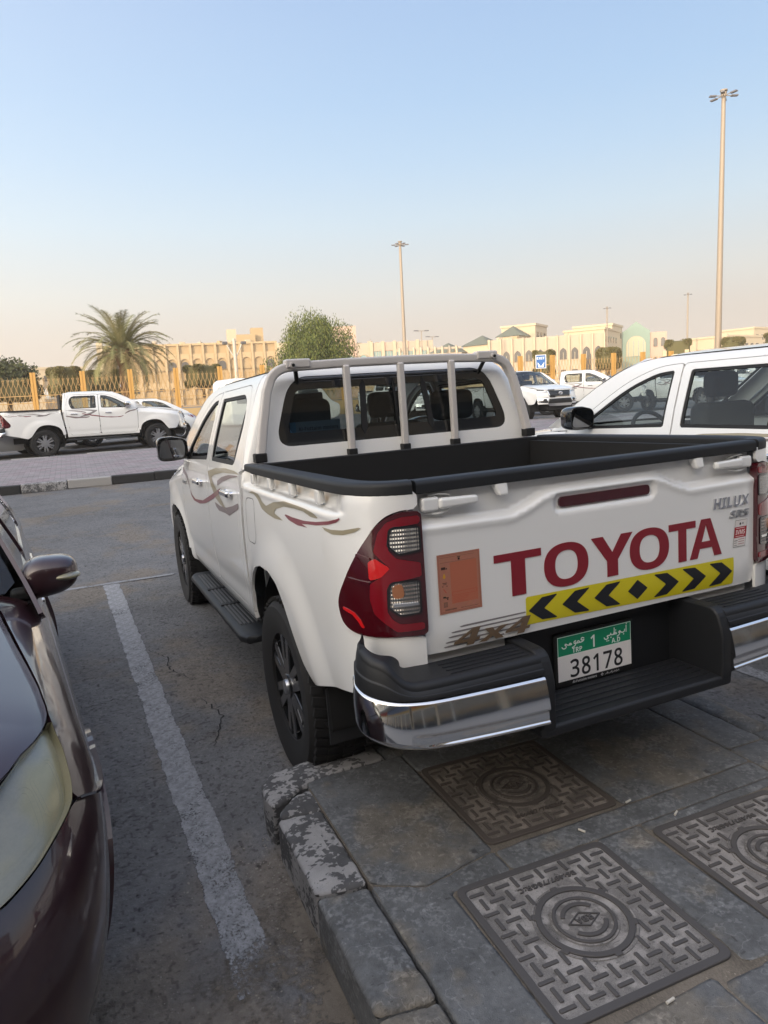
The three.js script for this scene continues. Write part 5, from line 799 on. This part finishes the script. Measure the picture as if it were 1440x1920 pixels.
{
  const t = thing('delivery_van', 'white van parked by the fence behind the foreground pickup cab', 'van', [6.75, groundY(6, -27.4) - .28, -28.6], .20), prof = [[-2.5, .42], [2.2, .42], [2.55, .55], [2.6, .95], [2.15, 1.15], [1.45, 1.98], [1.2, 2.14], [-2.35, 2.18], [-2.5, 2.05]];
  const sh = new THREE.Shape(roundPoly(prof, .12, 4).map((p) => new THREE.Vector2(...p))); mk('body', new THREE.ExtrudeGeometry(sh, { depth: 1.6, bevelEnabled: true, bevelSize: .07, bevelThickness: .12, bevelSegments: 3 }).translate(0, 0, -.8), M.white, t);
  const win = (a) => new THREE.ExtrudeGeometry(new THREE.Shape(roundPoly(a, .05, 3).map((p) => new THREE.Vector2(...p))), { depth: 1.86, bevelEnabled: false }).translate(0, 0, -.93);
  const wg = phys(lin(.03, .04, .045), .06, { clearcoat: 1 });
  for (const a of [[[.55, 1.22], [1.75, 1.22], [1.38, 1.85], [.55, 1.88]], [[-.9, 1.22], [.4, 1.22], [.4, 1.88], [-.9, 1.88]], [[-2.3, 1.22], [-1.05, 1.22], [-1.05, 1.88], [-2.3, 1.88]]]) mk('side_window', win(a), wg, t);
  mk('windscreen', box(.02, .95, 1.45, 0, 0, 0).rotateZ(.70).translate(1.90, 1.56, 0), wg, t);
  const w0 = makeWheel(false, M.silver); [[-1, -1.6], [1, -1.6], [-1, 1.65], [1, 1.65]].forEach(([s, x], i) => { const w = i ? w0.clone() : w0; w.scale.setScalar(.88); w.rotation.y = s > 0 ? -Math.PI / 2 + Math.PI : Math.PI / 2; w.rotation.y = s > 0 ? Math.PI / 2 : -Math.PI / 2; w.position.set(x, .34, s * .80); t.add(w); });
}
// ---------- yellow fence on its plinth: z = -36 + .085 x ----------
{
  const ang = Math.atan(.085), P = 2.185, yel = std(lin(.50, .285, .075), .6), yel2 = std(lin(.46, .30, .13), .65), plinth = std(lin(.42, .30, .15), .85), fenceZ = (x) => -36 + .085 * x, dx = P * Math.cos(ang);
  const post = mergeGeometries([box(.105, 2.05, .20, -.065, 1.02, 0), box(.105, 2.05, .20, .065, 1.02, 0), box(.03, 2.0, .12, 0, 1.0, 0)]);
  // panel: wavy bars that meet and part, three rails
  const bars = []; const wav = (x0, ph) => { const pts = []; for (let k = 0; k <= 12; k++) { const t = k / 12, y = .12 + t * 1.62; pts.push([x0 + .040 * Math.sin(t * Math.PI * 5 + ph), y, 0]); } return tube(pts, .011, 24, 4); };
  const spike = (x) => cyl(.010, .004, [x, 1.66, 0], [x, 1.86, 0], 4);
  const nb = 9, wd = P - .24; const barGeo = []; for (let k = 0; k < nb; k++) { const x = -wd / 2 + (k + .5) * wd / nb; barGeo.push([wav(x - .055, 0), wav(x + .055, Math.PI), spike(x)]); }
  const railG = [.10, .62, .96].map((y) => box(wd + .1, .035, .04, 0, y, 0));
  const x0 = -2.99 - dx * 3;
  const wall = mk('fence_plinth', [box(130, 1.5, .42, 0, -.69, 0)], plinth); wall.rotation.y = -ang; wall.position.set(25, 1.55, fenceZ(25) - .0); wall.rotation.z = 0; tag(wall, 'low ochre plinth wall under the yellow railings', 'wall');
  const fence = thing('railing_fence', 'yellow ornamental metal railings with square posts along the far road', 'fence', [0, 0, 0]);
  for (let i = 0; i < 22; i++) { const x = x0 + i * dx, z = fenceZ(x), y = 1.60;
    const m = mk('post', post, yel, fence); m.position.set(x, y, z); m.rotation.y = -ang;
    const px = x + dx / 2, pz = fenceZ(px); const near = i < 7 || (i > 8);
    for (const rg of railG) { const r = mk('rail', rg, yel2, fence); r.position.set(px, y, pz); r.rotation.y = -ang; }
    const pn = mk('bar_panel', fence.userData.pn ?? (fence.userData.pn = join(barGeo.flat())), yel2, fence); pn.position.set(px, y, pz); pn.rotation.y = -ang; pn.userData.kind = 'stuff'; }
  delete fence.userData.pn;
  // exit sign on a post
  const sT = canvasTex(256, 384, (c, w, h) => { c.fillStyle = '#d8dbe2'; c.fillRect(0, 0, w, h); c.fillStyle = '#2a62a8'; c.fillRect(14, 14, w - 28, h - 28); c.fillStyle = '#e8ecf2'; c.font = 'bold 96px sans-serif'; c.textAlign = 'center'; c.fillText('EXIT', w / 2 - 6, 130); c.beginPath(); c.moveTo(40, 200); c.lineTo(128, 330); c.lineTo(216, 200); c.lineTo(190, 350); c.lineTo(66, 350); c.fill(); c.fillStyle = '#2a62a8'; c.fillRect(110, 250, 34, 40); });
  const sg = thing('exit_sign', 'blue and white exit sign fixed beside a yellow fence post', 'sign', [24.35, 2.87, fenceZ(24.4) + .25], -.5); mk('board', [box(.62, .80, .03, 0, .40, 0)], std(lin(.7, .72, .75), .6), sg); mk('sign_face', new THREE.PlaneGeometry(.60, .78).translate(0, .40, .017), std(0xffffff, .6, 0, { map: sT }), sg); mk('bracket', [box(.5, .05, .06, .2, .2, -.04), cyl(.03, .03, [.0, -1.3, -.05], [.0, .4, -.05], 8)], yel, sg);
  // carved screen by the gate
  const or = thing('lattice_screen', 'cream carved lattice screen standing before the long hedge', 'screen', [31.4, 1.09, -30.2], -.6), cr = std(lin(.62, .50, .34), .8); mk('upright', [box(.22, 2.45, .12, -.62, 1.2, 0)], cr, or); mk('upright', [box(.22, 2.45, .12, .62, 1.2, 0)], cr, or); mk('base', [box(1.5, 1.1, .10, 0, .55, 0)], cr, or); mk('ring', [new THREE.TorusGeometry(.46, .07, 6, 20).translate(0, 1.68, 0)], cr, or); for (const [a, b] of [[.42, .785], [.42, -.785]]) mk('lattice_bar', [box(.85, .07, .06, 0, 0, 0).rotateZ(b).translate(0, 1.68, 0)], cr, or); mk('lattice_bar', [box(.9, .07, .06, 0, 1.68, 0)], cr, or); mk('lattice_bar', [box(1.1, .10, .08, 0, 1.16, 0)], cr, or);
}
// ---------- plants ----------
const leafMat = (r, g, b, o = {}) => phys(lin(r, g, b), .75, { side: THREE.DoubleSide, ...o });
function leafCloud(pts, size, mats, elong = 1, droop = 0) { // one leaf-sized quad per point, split by tone
  const buckets = mats.map(() => ({ pos: [], idx: [] }));
  for (const [x, y, z] of pts) { const b = buckets[(rnd() * mats.length) | 0], s = size * rr(.6, 1.3), a = rr(0, 6.28), t = droop ? rr(-1.5, -.9) : rr(-1.2, 1.2); const dx = Math.cos(a) * Math.cos(t), dz = Math.sin(a) * Math.cos(t), dy = Math.sin(t); const n = V(rr(-1, 1), rr(-1, 1), rr(-1, 1)), d = V(dx, dy, dz), w = n.cross(d).normalize().multiplyScalar(s * .5), o = b.pos.length / 3, e = s * elong; b.pos.push(x, y, z, x + d.x * e * .5 + w.x, y + d.y * e * .5 + w.y, z + d.z * e * .5 + w.z, x + d.x * e, y + d.y * e, z + d.z * e, x + d.x * e * .5 - w.x, y + d.y * e * .5 - w.y, z + d.z * e * .5 - w.z); b.idx.push(o, o + 1, o + 2, o, o + 2, o + 3); }
  return buckets.map((b) => { const g = new THREE.BufferGeometry(); g.setAttribute('position', new THREE.Float32BufferAttribute(b.pos, 3)); g.setIndex(b.idx); g.computeVertexNormals(); return g; });
}
const hedgeMats = [leafMat(.165, .150, .060), leafMat(.125, .125, .048), leafMat(.185, .150, .070)];
function hedge(x, z, w, h, d, y0, label, round = .25, hd = .4) {
  const t = thing('clipped_hedge', label, 'hedge', [x, y0, z], hd, 'clipped park hedges'), pts = [], q = (v) => Math.sign(v) * Math.abs(v) ** round;
  for (let k = 0; k < 26000; k++) { const n = V(rr(-1, 1), rr(-1, 1), rr(-1, 1)); if (n.length() > 1 || n.length() < .1) continue; n.normalize(); const s = rr(.93, 1.0) + .03 * (fbm(n.x * 3 + 9, n.y * 3 + n.z * 2 + 9, 99, 3, 5) - .5); pts.push([q(n.x) * w / 2 * s, h / 2 + q(n.y) * h / 2 * s, q(n.z) * d / 2 * s]); }
  const core = new THREE.SphereGeometry(1, 24, 16), p = core.attributes.position; for (let i = 0; i < p.count; i++) p.setXYZ(i, q(p.getX(i)) * w / 2 * .90, h / 2 + q(p.getY(i)) * h / 2 * .90, q(p.getZ(i)) * d / 2 * .90); core.computeVertexNormals(); mk('twig_core', core, leafMat(.11, .10, .04), t);
  leafCloud(pts, .055, hedgeMats, 1.4).forEach((g, i) => mk('foliage', g, hedgeMats[i], t));
  const st = mk('stem', [cyl(.10, .08, [0, -.6, 0], [0, .25, 0], 8)], std(lin(.10, .07, .045), .9), t); return t;
}
hedge(-1.63, -41.2, 1.42, 1.55, 1.6, 2.62, 'rounded box hedge between the second and third fence posts', .30);
hedge(5.53, -39.6, 1.62, 1.22, 1.5, 2.75, 'square clipped hedge in front of the arcaded sand building', .18);
hedge(.35, -43.5, 1.9, 1.5, 1.5, 2.55, 'dark clipped hedge half hidden behind the palm trunk', .25);
hedge(-4.6, -43.0, 3.1, 1.25, 1.8, 2.45, 'low rounded hedge at the left edge under the bushy tree', .35);
hedge(26.3, -36.0, 1.72, 1.55, 1.2, 2.5, 'square hedge behind the blue exit sign', .15, .8);
hedge(31.3, -35.8, 1.5, 1.45, 1.4, 2.7, 'ball shaped hedge before the teal building', .5);
hedge(36.1, -34.6, 3.4, 1.35, 1.6, 3.05, 'long clipped hedge behind the carved lattice screen', .18, .8);
hedge(44.1, -37.0, 1.6, 1.15, 1.4, 3.6, 'rounded hedge right of the tall floodlight mast', .4);
hedge(46.0, -34.6, 3.2, 1.0, 1.6, 3.9, 'long hedge cut off by the right edge above the next truck roof', .2, .9);
// feathery tree
function bushyTree(name, label, pos, W, H, n, mats, droop, trunkH, leaf = .10) {
  const t = thing(name, label, 'tree', pos), pts = []; const cl = []; for (let k = 0; k < 34; k++) { const a = rr(0, 6.28), r = Math.sqrt(rnd()) * W * .42, y = trunkH + rr(.18, .98) * (H - trunkH); const lim = 1 - ((y - trunkH) / (H - trunkH)) ** 2.2; cl.push([Math.cos(a) * r * (.45 + .65 * lim), y, Math.sin(a) * r * (.45 + .65 * lim), rr(.28, .55) * W * .28]); }
  for (let k = 0; k < n; k++) { const c = cl[(rnd() * cl.length) | 0], u = V(rr(-1, 1), rr(-1, 1), rr(-1, 1)).normalize().multiplyScalar(Math.cbrt(rnd()) * c[3]); const hang = droop * rnd() * rnd() * H * .35; pts.push([c[0] + u.x, c[1] + u.y * (1 + droop * .5) - hang, c[2] + u.z]); }
  leafCloud(pts, leaf, mats, droop ? 3.2 : 1.6, droop).forEach((g, i) => mk('crown', g, mats[i], t));
  const tr = [cyl(.16, .10, [0, -.4, 0], [.08, trunkH + .3, .03], 9)]; mk('trunk', tr, std(lin(.11, .08, .055), .9), t); for (const c of cl.slice(0, 12)) mk('limb', cyl(.055, .012, [.06, trunkH * .8, .02], [c[0], c[1], c[2]], 6), std(lin(.11, .08, .055), .9), t); return t;
}
bushyTree('feathery_tree', 'rounded green tree with drooping feathery foliage above the pickup cab', [13.15, 1.54, -41.8], 7.6, 4.75, 46000, [leafMat(.105, .135, .026), leafMat(.070, .100, .020), leafMat(.15, .165, .036), leafMat(.042, .062, .015)], 1, .9, .05);
bushyTree('park_tree', 'bushy dark green tree at the left edge beyond the fence', [-4.9, groundY(-5, -47) + .3, -48.2], 4.6, 3.4, 6000, [leafMat(.055, .068, .024), leafMat(.075, .085, .03), leafMat(.04, .052, .02)], 0, 1.2, .12);
// date palm
{
  const t = thing('date_palm', 'date palm with arching fronds rising behind the yellow fence', 'palm tree', [1.35, groundY(1.3, -39) + .3, -39.1]), bark = std(lin(.17, .105, .06), .95), H = 3.35;
  const tg = []; for (let k = 0; k < 17; k++) { const y = k * H / 17; tg.push(new THREE.CylinderGeometry(.30 + (k > 13 ? .05 * (k - 13) : 0), .23 + (k > 13 ? .05 * (k - 13) : 0), H / 17 + .03, 9).rotateY(k * .7).translate(0, y + .1, 0)); } mk('trunk', tg, bark, t);
  for (let k = 0; k < 26; k++) { const a = k * 2.4, y = H - .35 + rr(0, .35); mk('leaf_base', cyl(.06, .03, [Math.cos(a) * .25, y, Math.sin(a) * .25], [Math.cos(a) * .52, y + .42, Math.sin(a) * .52], 5), std(lin(.22, .13, .07), .95), t); }
  const fm = [leafMat(.185, .185, .075), leafMat(.145, .155, .06), leafMat(.23, .21, .09), leafMat(.26, .21, .11)];
  for (let k = 0; k < 92; k++) {
    const a = k * 2.399 + rr(-.2, .2), up = k < 26 ? rr(.95, 1.45) : k < 64 ? rr(.30, .95) : rr(-.5, .3), L = rr(2.4, 3.2), pos = [], idx = [], rac = []; let x = .15, y = H + .1, ang = up; const n = 26, ds = L / n;
    for (let i = 0; i <= n; i++) { rac.push([Math.cos(a) * x, y, Math.sin(a) * x]); x += Math.cos(ang) * ds; y += Math.sin(ang) * ds; ang -= (.035 + .055 * (i / n)) * (k < 20 ? .7 : 1.0); }
    for (let i = 3; i < n; i++) { const p = V(...rac[i]), q = V(...rac[i + 1]), d = q.clone().sub(p).normalize(), side = V(-Math.sin(a), 0, Math.cos(a)); const ll = .50 * Math.sin(Math.PI * clamp(.12 + .86 * i / n)) ** .7; for (const s of [-1, 1]) for (let j = 0; j < 2; j++) { const b = p.clone().addScaledVector(d, ds * .5 * j), tip = b.clone().addScaledVector(side, s * ll * .72).addScaledVector(d, ll * .62); tip.y += rr(-.10, .06); const w = d.clone().multiplyScalar(.020), o = pos.length / 3; pos.push(b.x - w.x, b.y - w.y, b.z - w.z, b.x + w.x, b.y + w.y, b.z + w.z, tip.x, tip.y, tip.z); idx.push(o, o + 1, o + 2); } }
    const g = new THREE.BufferGeometry(); g.setAttribute('position', new THREE.Float32BufferAttribute(pos, 3)); g.setIndex(idx); g.computeVertexNormals(); const fr = mk('frond', g, fm[k > 78 ? 3 : (rnd() * 3) | 0], t); mk('rib', tube(rac.filter((_, i) => i % 4 === 0), .014, 14, 4), fm[2], fr);
  }
}
// ---------- lamp masts ----------
const mastMat = std(lin(.30, .25, .20), .6, .2);
function mast(x, z, top, r0, label, head, y0 = 1.5) {
  const t = thing('floodlight_mast', label, 'light mast', [x, y0, z], 0), h = top - y0; mk('pole', cyl(r0, r0 * .55, [0, 0, 0], [0, h, 0], 12), mastMat, t);
  const s = head; mk('head_frame', [new THREE.CylinderGeometry(s * .35, s * .25, s * .5, 10).translate(0, h + s * .1, 0), new THREE.CylinderGeometry(s * .42, s * .42, s * .12, 10).translate(0, h + s * .55, 0)], mastMat, t);
  for (let k = 0; k < 6; k++) { const a = k * Math.PI / 3 + .4, c = Math.cos(a), d = Math.sin(a); const f = mk('floodlight', box(s * .75, s * .14, s * .4, 0, 0, 0).rotateY(-a).translate(c * s * 1.25, h - s * .02, d * s * 1.25), std(lin(.12, .12, .14), .5), t); mk('arm', cyl(s * .05, s * .05, [c * s * .2, h, d * s * .2], [c * s, h, d * s], 5), mastMat, f); }
}
mast(43.45, -37.8, 21.6, .26, 'tall tapering floodlight mast near the right edge', .62, 1.0);
mast(39.5, -83.8, 20.9, .28, 'slender floodlight mast above the middle of the pickup roll bar', .68);
mast(97, -111.3, 16.8, .22, 'far thin mast above the teal building', .5);
mast(107.5, -101.2, 18.0, .22, 'far thin mast left of the tall floodlight mast', .5);
function lampPost(x, z, top, label) { const t = thing('lamp_post', label, 'lamp post', [x, 1.5, z]), h = top - 1.5; mk('pole', cyl(.14, .09, [0, 0, 0], [0, h, 0], 8), mastMat, t); mk('crossarm', box(2.6, .12, .12, 0, h, 0), mastMat, t); for (const s of [-1, 1]) mk('lamp', box(.9, .18, .4, s * 1.2, h + .05, 0), std(lin(.12, .12, .13), .5), t); }
lampPost(66.5, -131.8, 14.9, 'nearer of the two far twin lamp posts right of the slender mast'); lampPost(77.8, -148.5, 15.2, 'farther of the two far twin lamp posts right of the slender mast');
lampPost(37.0, -120, 13.2, 'thin twin lamp post left of the feathery tree');
{ const t = thing('forked_lamp', 'pale forked street lamp before the arcaded sand building', 'street lamp', [11.25, 1.5, -56.8]); mk('pole', cyl(.16, .13, [0, 0, 0], [0, 5.5, 0], 10), std(lin(.5, .46, .40), .7), t); for (const s of [-1, 1]) { const a = mk('arm', tube([[0, 3.9, 0], [s * .35, 4.5, 0], [s * .62, 5.1, 0]], .06, 10, 6), std(lin(.5, .46, .40), .7), t); mk('lantern', rbox(.42, .22, .3, .05, s * .75, 5.15, 0), std(lin(.10, .10, .11), .5), a); } }
// ---------- buildings beyond the park ----------
const bm = { sand: std(lin(.41, .30, .165), .9), sand2: std(lin(.46, .345, .20), .9), cream: std(lin(.50, .42, .305), .9), pale: std(lin(.45, .38, .295), .9), pink: std(lin(.50, .36, .29), .9), teal: std(lin(.22, .31, .27), .85), tealGlass: phys(lin(.17, .29, .29), .15, { clearcoat: 1 }), dark: phys(lin(.035, .032, .03), .2, { clearcoat: .6 }), green: std(lin(.13, .15, .115), .85), warm: std(lin(.52, .435, .305), .9) };
function archShape(w, h, pointed) { const s = new THREE.Shape(); s.moveTo(-w / 2, 0); s.lineTo(-w / 2, h - w * .5); if (pointed) { s.quadraticCurveTo(-w / 2, h - w * .12, 0, h + w * .18); s.quadraticCurveTo(w / 2, h - w * .12, w / 2, h - w * .5); } else s.absarc(0, h - w * .5, w / 2, Math.PI, 0, true); s.lineTo(w / 2, 0); s.closePath(); return s; }
const ext = (s, d) => new THREE.ExtrudeGeometry(s, { depth: d, bevelEnabled: false, curveSegments: 8 });
function facade(a, b, y0, name, label, cat = 'building') { // group whose x axis runs from a to b, +z towards the camera
  const dx = b[0] - a[0], dz = b[1] - a[1], L = Math.hypot(dx, dz), t = thing(name, label, cat, [a[0], y0, a[1]], Math.atan2(-dz, dx)); return [t, L]; }
{ // arcaded sand building on the left
  const [t, L] = facade([4.6, -138], [35.9, -133], 1.4, 'arcade_building', 'long ochre two storey building with arched bays behind the palm'), H = 12, n = 14, bw = L / n;
  mk('wall', [box(L, H, 14, L / 2, H / 2, -7.3)], bm.sand, t); mk('parapet', [box(L + .3, .35, .6, L / 2, H - .1, -.2)], bm.sand2, t);
  for (let k = 0; k <= n; k++) mk('pilaster', [box(.42, H, .55, k * bw, H / 2, .0)], bm.sand2, t);
  const hood = new THREE.Shape(); hood.moveTo(-bw / 2 + .25, 0); hood.lineTo(-bw / 2 + .25, 3.0); hood.lineTo(bw / 2 - .25, 3.0); hood.lineTo(bw / 2 - .25, 0); hood.closePath(); const hp = new THREE.Path(); hp.moveTo(-.8, 0); hp.lineTo(-.8, 1.3); hp.absarc(0, 1.3, .8, Math.PI, 0, true); hp.lineTo(.8, 0); hood.holes.push(hp); const hg = ext(hood, .35);
  for (let k = 0; k < n; k++) { const x = (k + .5) * bw; mk('arch_hood', hg.clone().translate(x, 7.2, -.3), bm.sand2, t); mk('arch_hood', hg.clone().translate(x, 2.0, -.3), bm.sand2, t); const up = k % 4 === 1 || k === 6; const w = mk('window', ext(archShape(1.3, up ? 1.5 : .9, false), .1).translate(x, up ? 7.3 : 7.1, -.28), up ? bm.dark : bm.sand, t); mk('window', box(up ? .5 : 1.1, .9, .1, x, 4.0 - (k % 3 === 2 ? .2 : 0), -.24), bm.dark, t); }
  mk('roof_block', [box(1.7, 2.6, 3, 23.7, H + 1.3, -3)], bm.cream, t); mk('roof_block', [box(3.6, 1.6, 3, 26.3, H + .8, -3)], bm.sand, t); mk('roof_block', [box(2.3, 3.0, 2.4, 28.6, H + 1.4, -4)], bm.sand, t); mk('water_tank', [cyl(.5, .5, [9.6, H, -2], [9.6, H + .8, -2], 10)], bm.pale, t);
  mk('corner_tower', [box(1.0, H + 1.2, 1.5, .2, H / 2, .4)], bm.warm, t);
}
{ // beige and teal building in the middle
  const [t, L] = facade([41.1, -152.4], [73.5, -140], 1.4, 'office_building', 'beige building with teal windows behind the feathery tree'), H = 12.4;
  mk('wall', [box(L, H, 12, L / 2, H / 2, -6.3)], bm.pale, t); mk('stair_block', [box(5.2, 16.2, 8, 15.2, 8.1, -4)], bm.pink, t); mk('window', box(1.3, .7, .1, 16.2, 13.8, .04), bm.dark, t);
  mk('side_wing', [box(4.2, H + .9, 8, 2.0, (H + .9) / 2, -3.6)], bm.cream, t); mk('window', ext(archShape(1.6, 5, false), .1).translate(2.2, 3.4, .42), bm.tealGlass, t);
  for (const x of [16.2, 19.2]) { mk('window', ext(archShape(x < 17 ? 2.2 : 1.4, 4.4, false), .1)  .translate(x, 5.4, .05), bm.tealGlass, t); mk('arch_frame', [new THREE.TorusGeometry(x < 17 ? 1.25 : .85, .14, 6, 16, Math.PI).translate(x, 5.4 + (x < 17 ? 3.3 : 3.7), .1)], bm.cream, t); }
  for (let k = 0; k < 5; k++) { const x = 22.3 + k * 2.55; mk('pilaster', [box(.75, H + .2, .8, x - 1.3, H / 2 + .1, .0)], bm.cream, t); mk('window', box(1.6, 3.4, .12, x, 8.8, -.2), bm.tealGlass, t); mk('mullion', box(.10, 3.4, .14, x - .3, 8.8, -.16), bm.pale, t); mk('mullion', box(.10, 3.4, .14, x + .3, 8.8, -.16), bm.pale, t); mk('spandrel', box(1.75, 1.8, .35, x, 11.45, -.1), k % 2 ? bm.pink : bm.pale, t); }
  mk('roof_slope', [(() => { const s = new THREE.Shape(); s.moveTo(0, 0); s.lineTo(4.5, 0); s.quadraticCurveTo(1.6, .8, 0, 4.2); s.closePath(); return ext(s, 3).translate(L - .3, 6.4, -3); })()], bm.pink, t);
}
{ // shade structure of curved beams
  const t = thing('pergola', 'row of curved concrete beams over the car park before the beige building', 'pergola', [44.5, 1.5, -96], -.42); for (let k = 0; k < 9; k++) mk('beam', [tube([[k * 1.05, 6.2, 1.0], [k * 1.05, 7.1, .7], [k * 1.05 + .1, 7.2, -.8], [k * 1.05, 6.3, -1.6]], .20, 10, 5)], bm.cream, t); mk('rail', [box(9.6, .3, .3, 4.3, 6.1, 1.0)], bm.pale, t); mk('rail', [box(9.6, .3, .3, 4.3, 7.0, .4)], bm.pale, t); for (const x of [.2, 8.4]) mk('post', [cyl(.2, .2, [x, 0, 0], [x, 6.2, 0], 8)], bm.pale, t);
}
{ // arcade with pointed arches on the right
  const [t, L] = facade([67.8, -108.1], [83.5, -96.5], 1.4, 'pointed_arcade', 'cream building with a row of dark pointed arches right of the roll bar'), H = 9.4, n = 10, bw = L / n;
  mk('wall', [box(L, H, 10, L / 2, H / 2, -5.4)], bm.pale, t); for (let k = 0; k <= n; k++) mk('pilaster', [box(.28, H + .1, .5, k * bw, H / 2, -.2)], bm.cream, t);
  for (let k = 0; k < n; k++) { const x = (k + .5) * bw; const dk = mk('arch_opening', ext(archShape(1.15, 1.8, true), .12).translate(x, 5.3, -.46), bm.dark, t); mk('tracery', box(.08, 1.2, .1, x, 5.9, -.30), bm.cream, dk); mk('window', box(.9, 1.1, .12, x, 3.0, -.43), bm.dark, t); if (k === 8) mk('doorway', ext(archShape(1.5, 4.2, true), .12).translate(x, 2.2, -.44), bm.dark, t); }
  mk('side_wall', [box(.3, H + .1, 10.2, -.15, H / 2, -5.4)], bm.warm, t); for (let k = 0; k < 3; k++) mk('window', [box(.12, 1.4, .9, -.32, 6.2, -2.2 - k * 2.8)], bm.dark, t);
}
function block(name, x, z, w, h, d, y0, mat, label, ry = .62) { const t = thing(name, label, 'building', [x, y0, z], ry); mk('wall', [box(w, h, d, 0, h / 2, 0)], mat, t); mk('parapet', [box(w + .4, .4, d + .4, 0, h, 0)], mat, t); for (let k = 0; k < Math.floor(w / 2.2); k++) mk('window', box(.9, 1.1, .1, -w / 2 + 1.4 + k * 2.1, h - 2.0, d / 2 + .03), bm.dark, t); return t; }
block('rooftop_tower', 84.3, -121, 7.2, 13.0, 7, 1.4, bm.cream, 'cream stepped tower block above the pointed arches');
block('apartment_block', 99, -118, 13, 11.6, 8, 1.4, bm.warm, 'long cream block rising behind the right end of the arcade');
block('apartment_block', 103, -121, 9, 12.8, 8, 1.4, bm.warm, 'yellowish upper storeys behind the teal gabled building');
{ // teal gabled building
  const [t, L] = facade([104.5, -124.6], [115.6, -114.3], 1.4, 'gabled_building', 'teal and pink building with a curved gable window'), H = 11.2;
  mk('wall', [box(L, H, 8, L / 2, H / 2, -4.2)], bm.pink, t); const gb = new THREE.Shape(); gb.moveTo(6.2, 0); gb.lineTo(6.2, 11.6); gb.quadraticCurveTo(7.4, 12.2, 8.0, 12.9); gb.lineTo(9.0, 13.6); gb.lineTo(10, 12.9); gb.quadraticCurveTo(10.6, 12.2, 11.8, 11.6); gb.lineTo(11.8, 0); gb.closePath(); mk('gable', ext(gb, .8).translate(0, 0, -.4), bm.teal, t); mk('window', ext(archShape(3.9, 4.2, false), .1).translate(9, 6.4, .45), bm.cream, t); for (let k = 0; k < 4; k++) mk('mullion', box(.14, 3.4, .1, 7.5 + k, 7.9, .60), bm.tealGlass, t);
  for (let k = 0; k < 3; k++) { mk('teal_bay', [box(1.1, H - .3, .4, 1.0 + k * 1.9, H / 2, -.1)], bm.teal, t); for (const y of [8.2, 4.2]) mk('window', ext(archShape(.8, 1.8, false), .1).translate(1.95 + k * 1.9 - .95, y, .12), bm.tealGlass, t); } for (const y of [8.2, 4.2]) for (const x of [12.9, 14.4]) mk('window', ext(archShape(.8, 1.8, false), .1).translate(x, y, -.12), bm.dark, t);
}
// rooftop clutter: tanks, air conditioners, dishes
for (const [bx, bz, top, n, lab] of [[8, -137.2, 13.4, 9, 'arcaded ochre building'], [52, -148.6, 13.8, 7, 'beige building with teal windows'], [70, -107.4, 10.8, 8, 'cream arcade building']]) for (let k = 0; k < n; k++) { const x = bx + k * (n > 8 ? 2.9 : 1.9) + rr(-.5, .5), t = thing('roof_unit', `${['first', 'second', 'third', 'fourth', 'fifth', 'sixth', 'seventh', 'eighth', 'ninth'][k]} small rooftop unit from the left on the ${lab}`, 'rooftop unit', [x, top - .25, bz + (x - bx) * .16 - 1.2], rr(0, 1), 'rooftop units on the far buildings'), s = rr(.35, .9); mk('casing', rbox(s * 1.3, s, s, .06, 0, s / 2, 0), [bm.cream, bm.pale, bm.sand, bm.dark][k % 4], t); if (k % 2) mk('pipe', cyl(.05, .05, [s * .4, 0, 0], [s * .4, s * 1.6, 0], 5), bm.pale, t); }
// pavilion roofs left of the arcade
for (const [x, z, w, h, lab] of [[70.6, -128, 5.6, 8.6, 'left one of two peach houses with dark green hipped roofs'], [77.5, -126, 5.8, 9.8, 'right one of two peach houses with dark green hipped roofs'], [79.6, -118, 4.6, 10.8, 'green hipped roof peeping over the cream arcade corner'], [86, -165, 9, 9.0, 'low dark roofed house behind the curved concrete beams']]) { const t = thing('hipped_house', lab, 'house', [x, 1.4, z], .5); mk('wall', [box(w, h, w, 0, h / 2, 0)], bm.warm, t); const rf = mk('roof', new THREE.ConeGeometry(w * .82, 2.1, 4, 1).rotateY(Math.PI / 4).translate(0, h + 1.05, 0), bm.green, t); for (let k = 0; k < 3; k++) mk('window', box(.6, 1.5, .1, -1.6 + k * 1.6, h - 2, w / 2 + .03), bm.dark, t); }
// low sheds far right and far left
for (const [x, z, w, h, lab] of [[150, -118, 26, 11.4, 'low pale shed on the skyline right of the tall mast'], [128, -110, 14, 9.2, 'small pale shed left of the tall mast on the skyline'], [-14, -150, 16, 7.5, 'small sunlit house on the skyline by the round hedge'], [-3, -160, 9, 9.5, 'peach house beside the palm on the skyline']]) block('skyline_shed', x, z, w, h, 8, 1.4, bm.warm, lab, .2);
renderer.render(scene, camera);
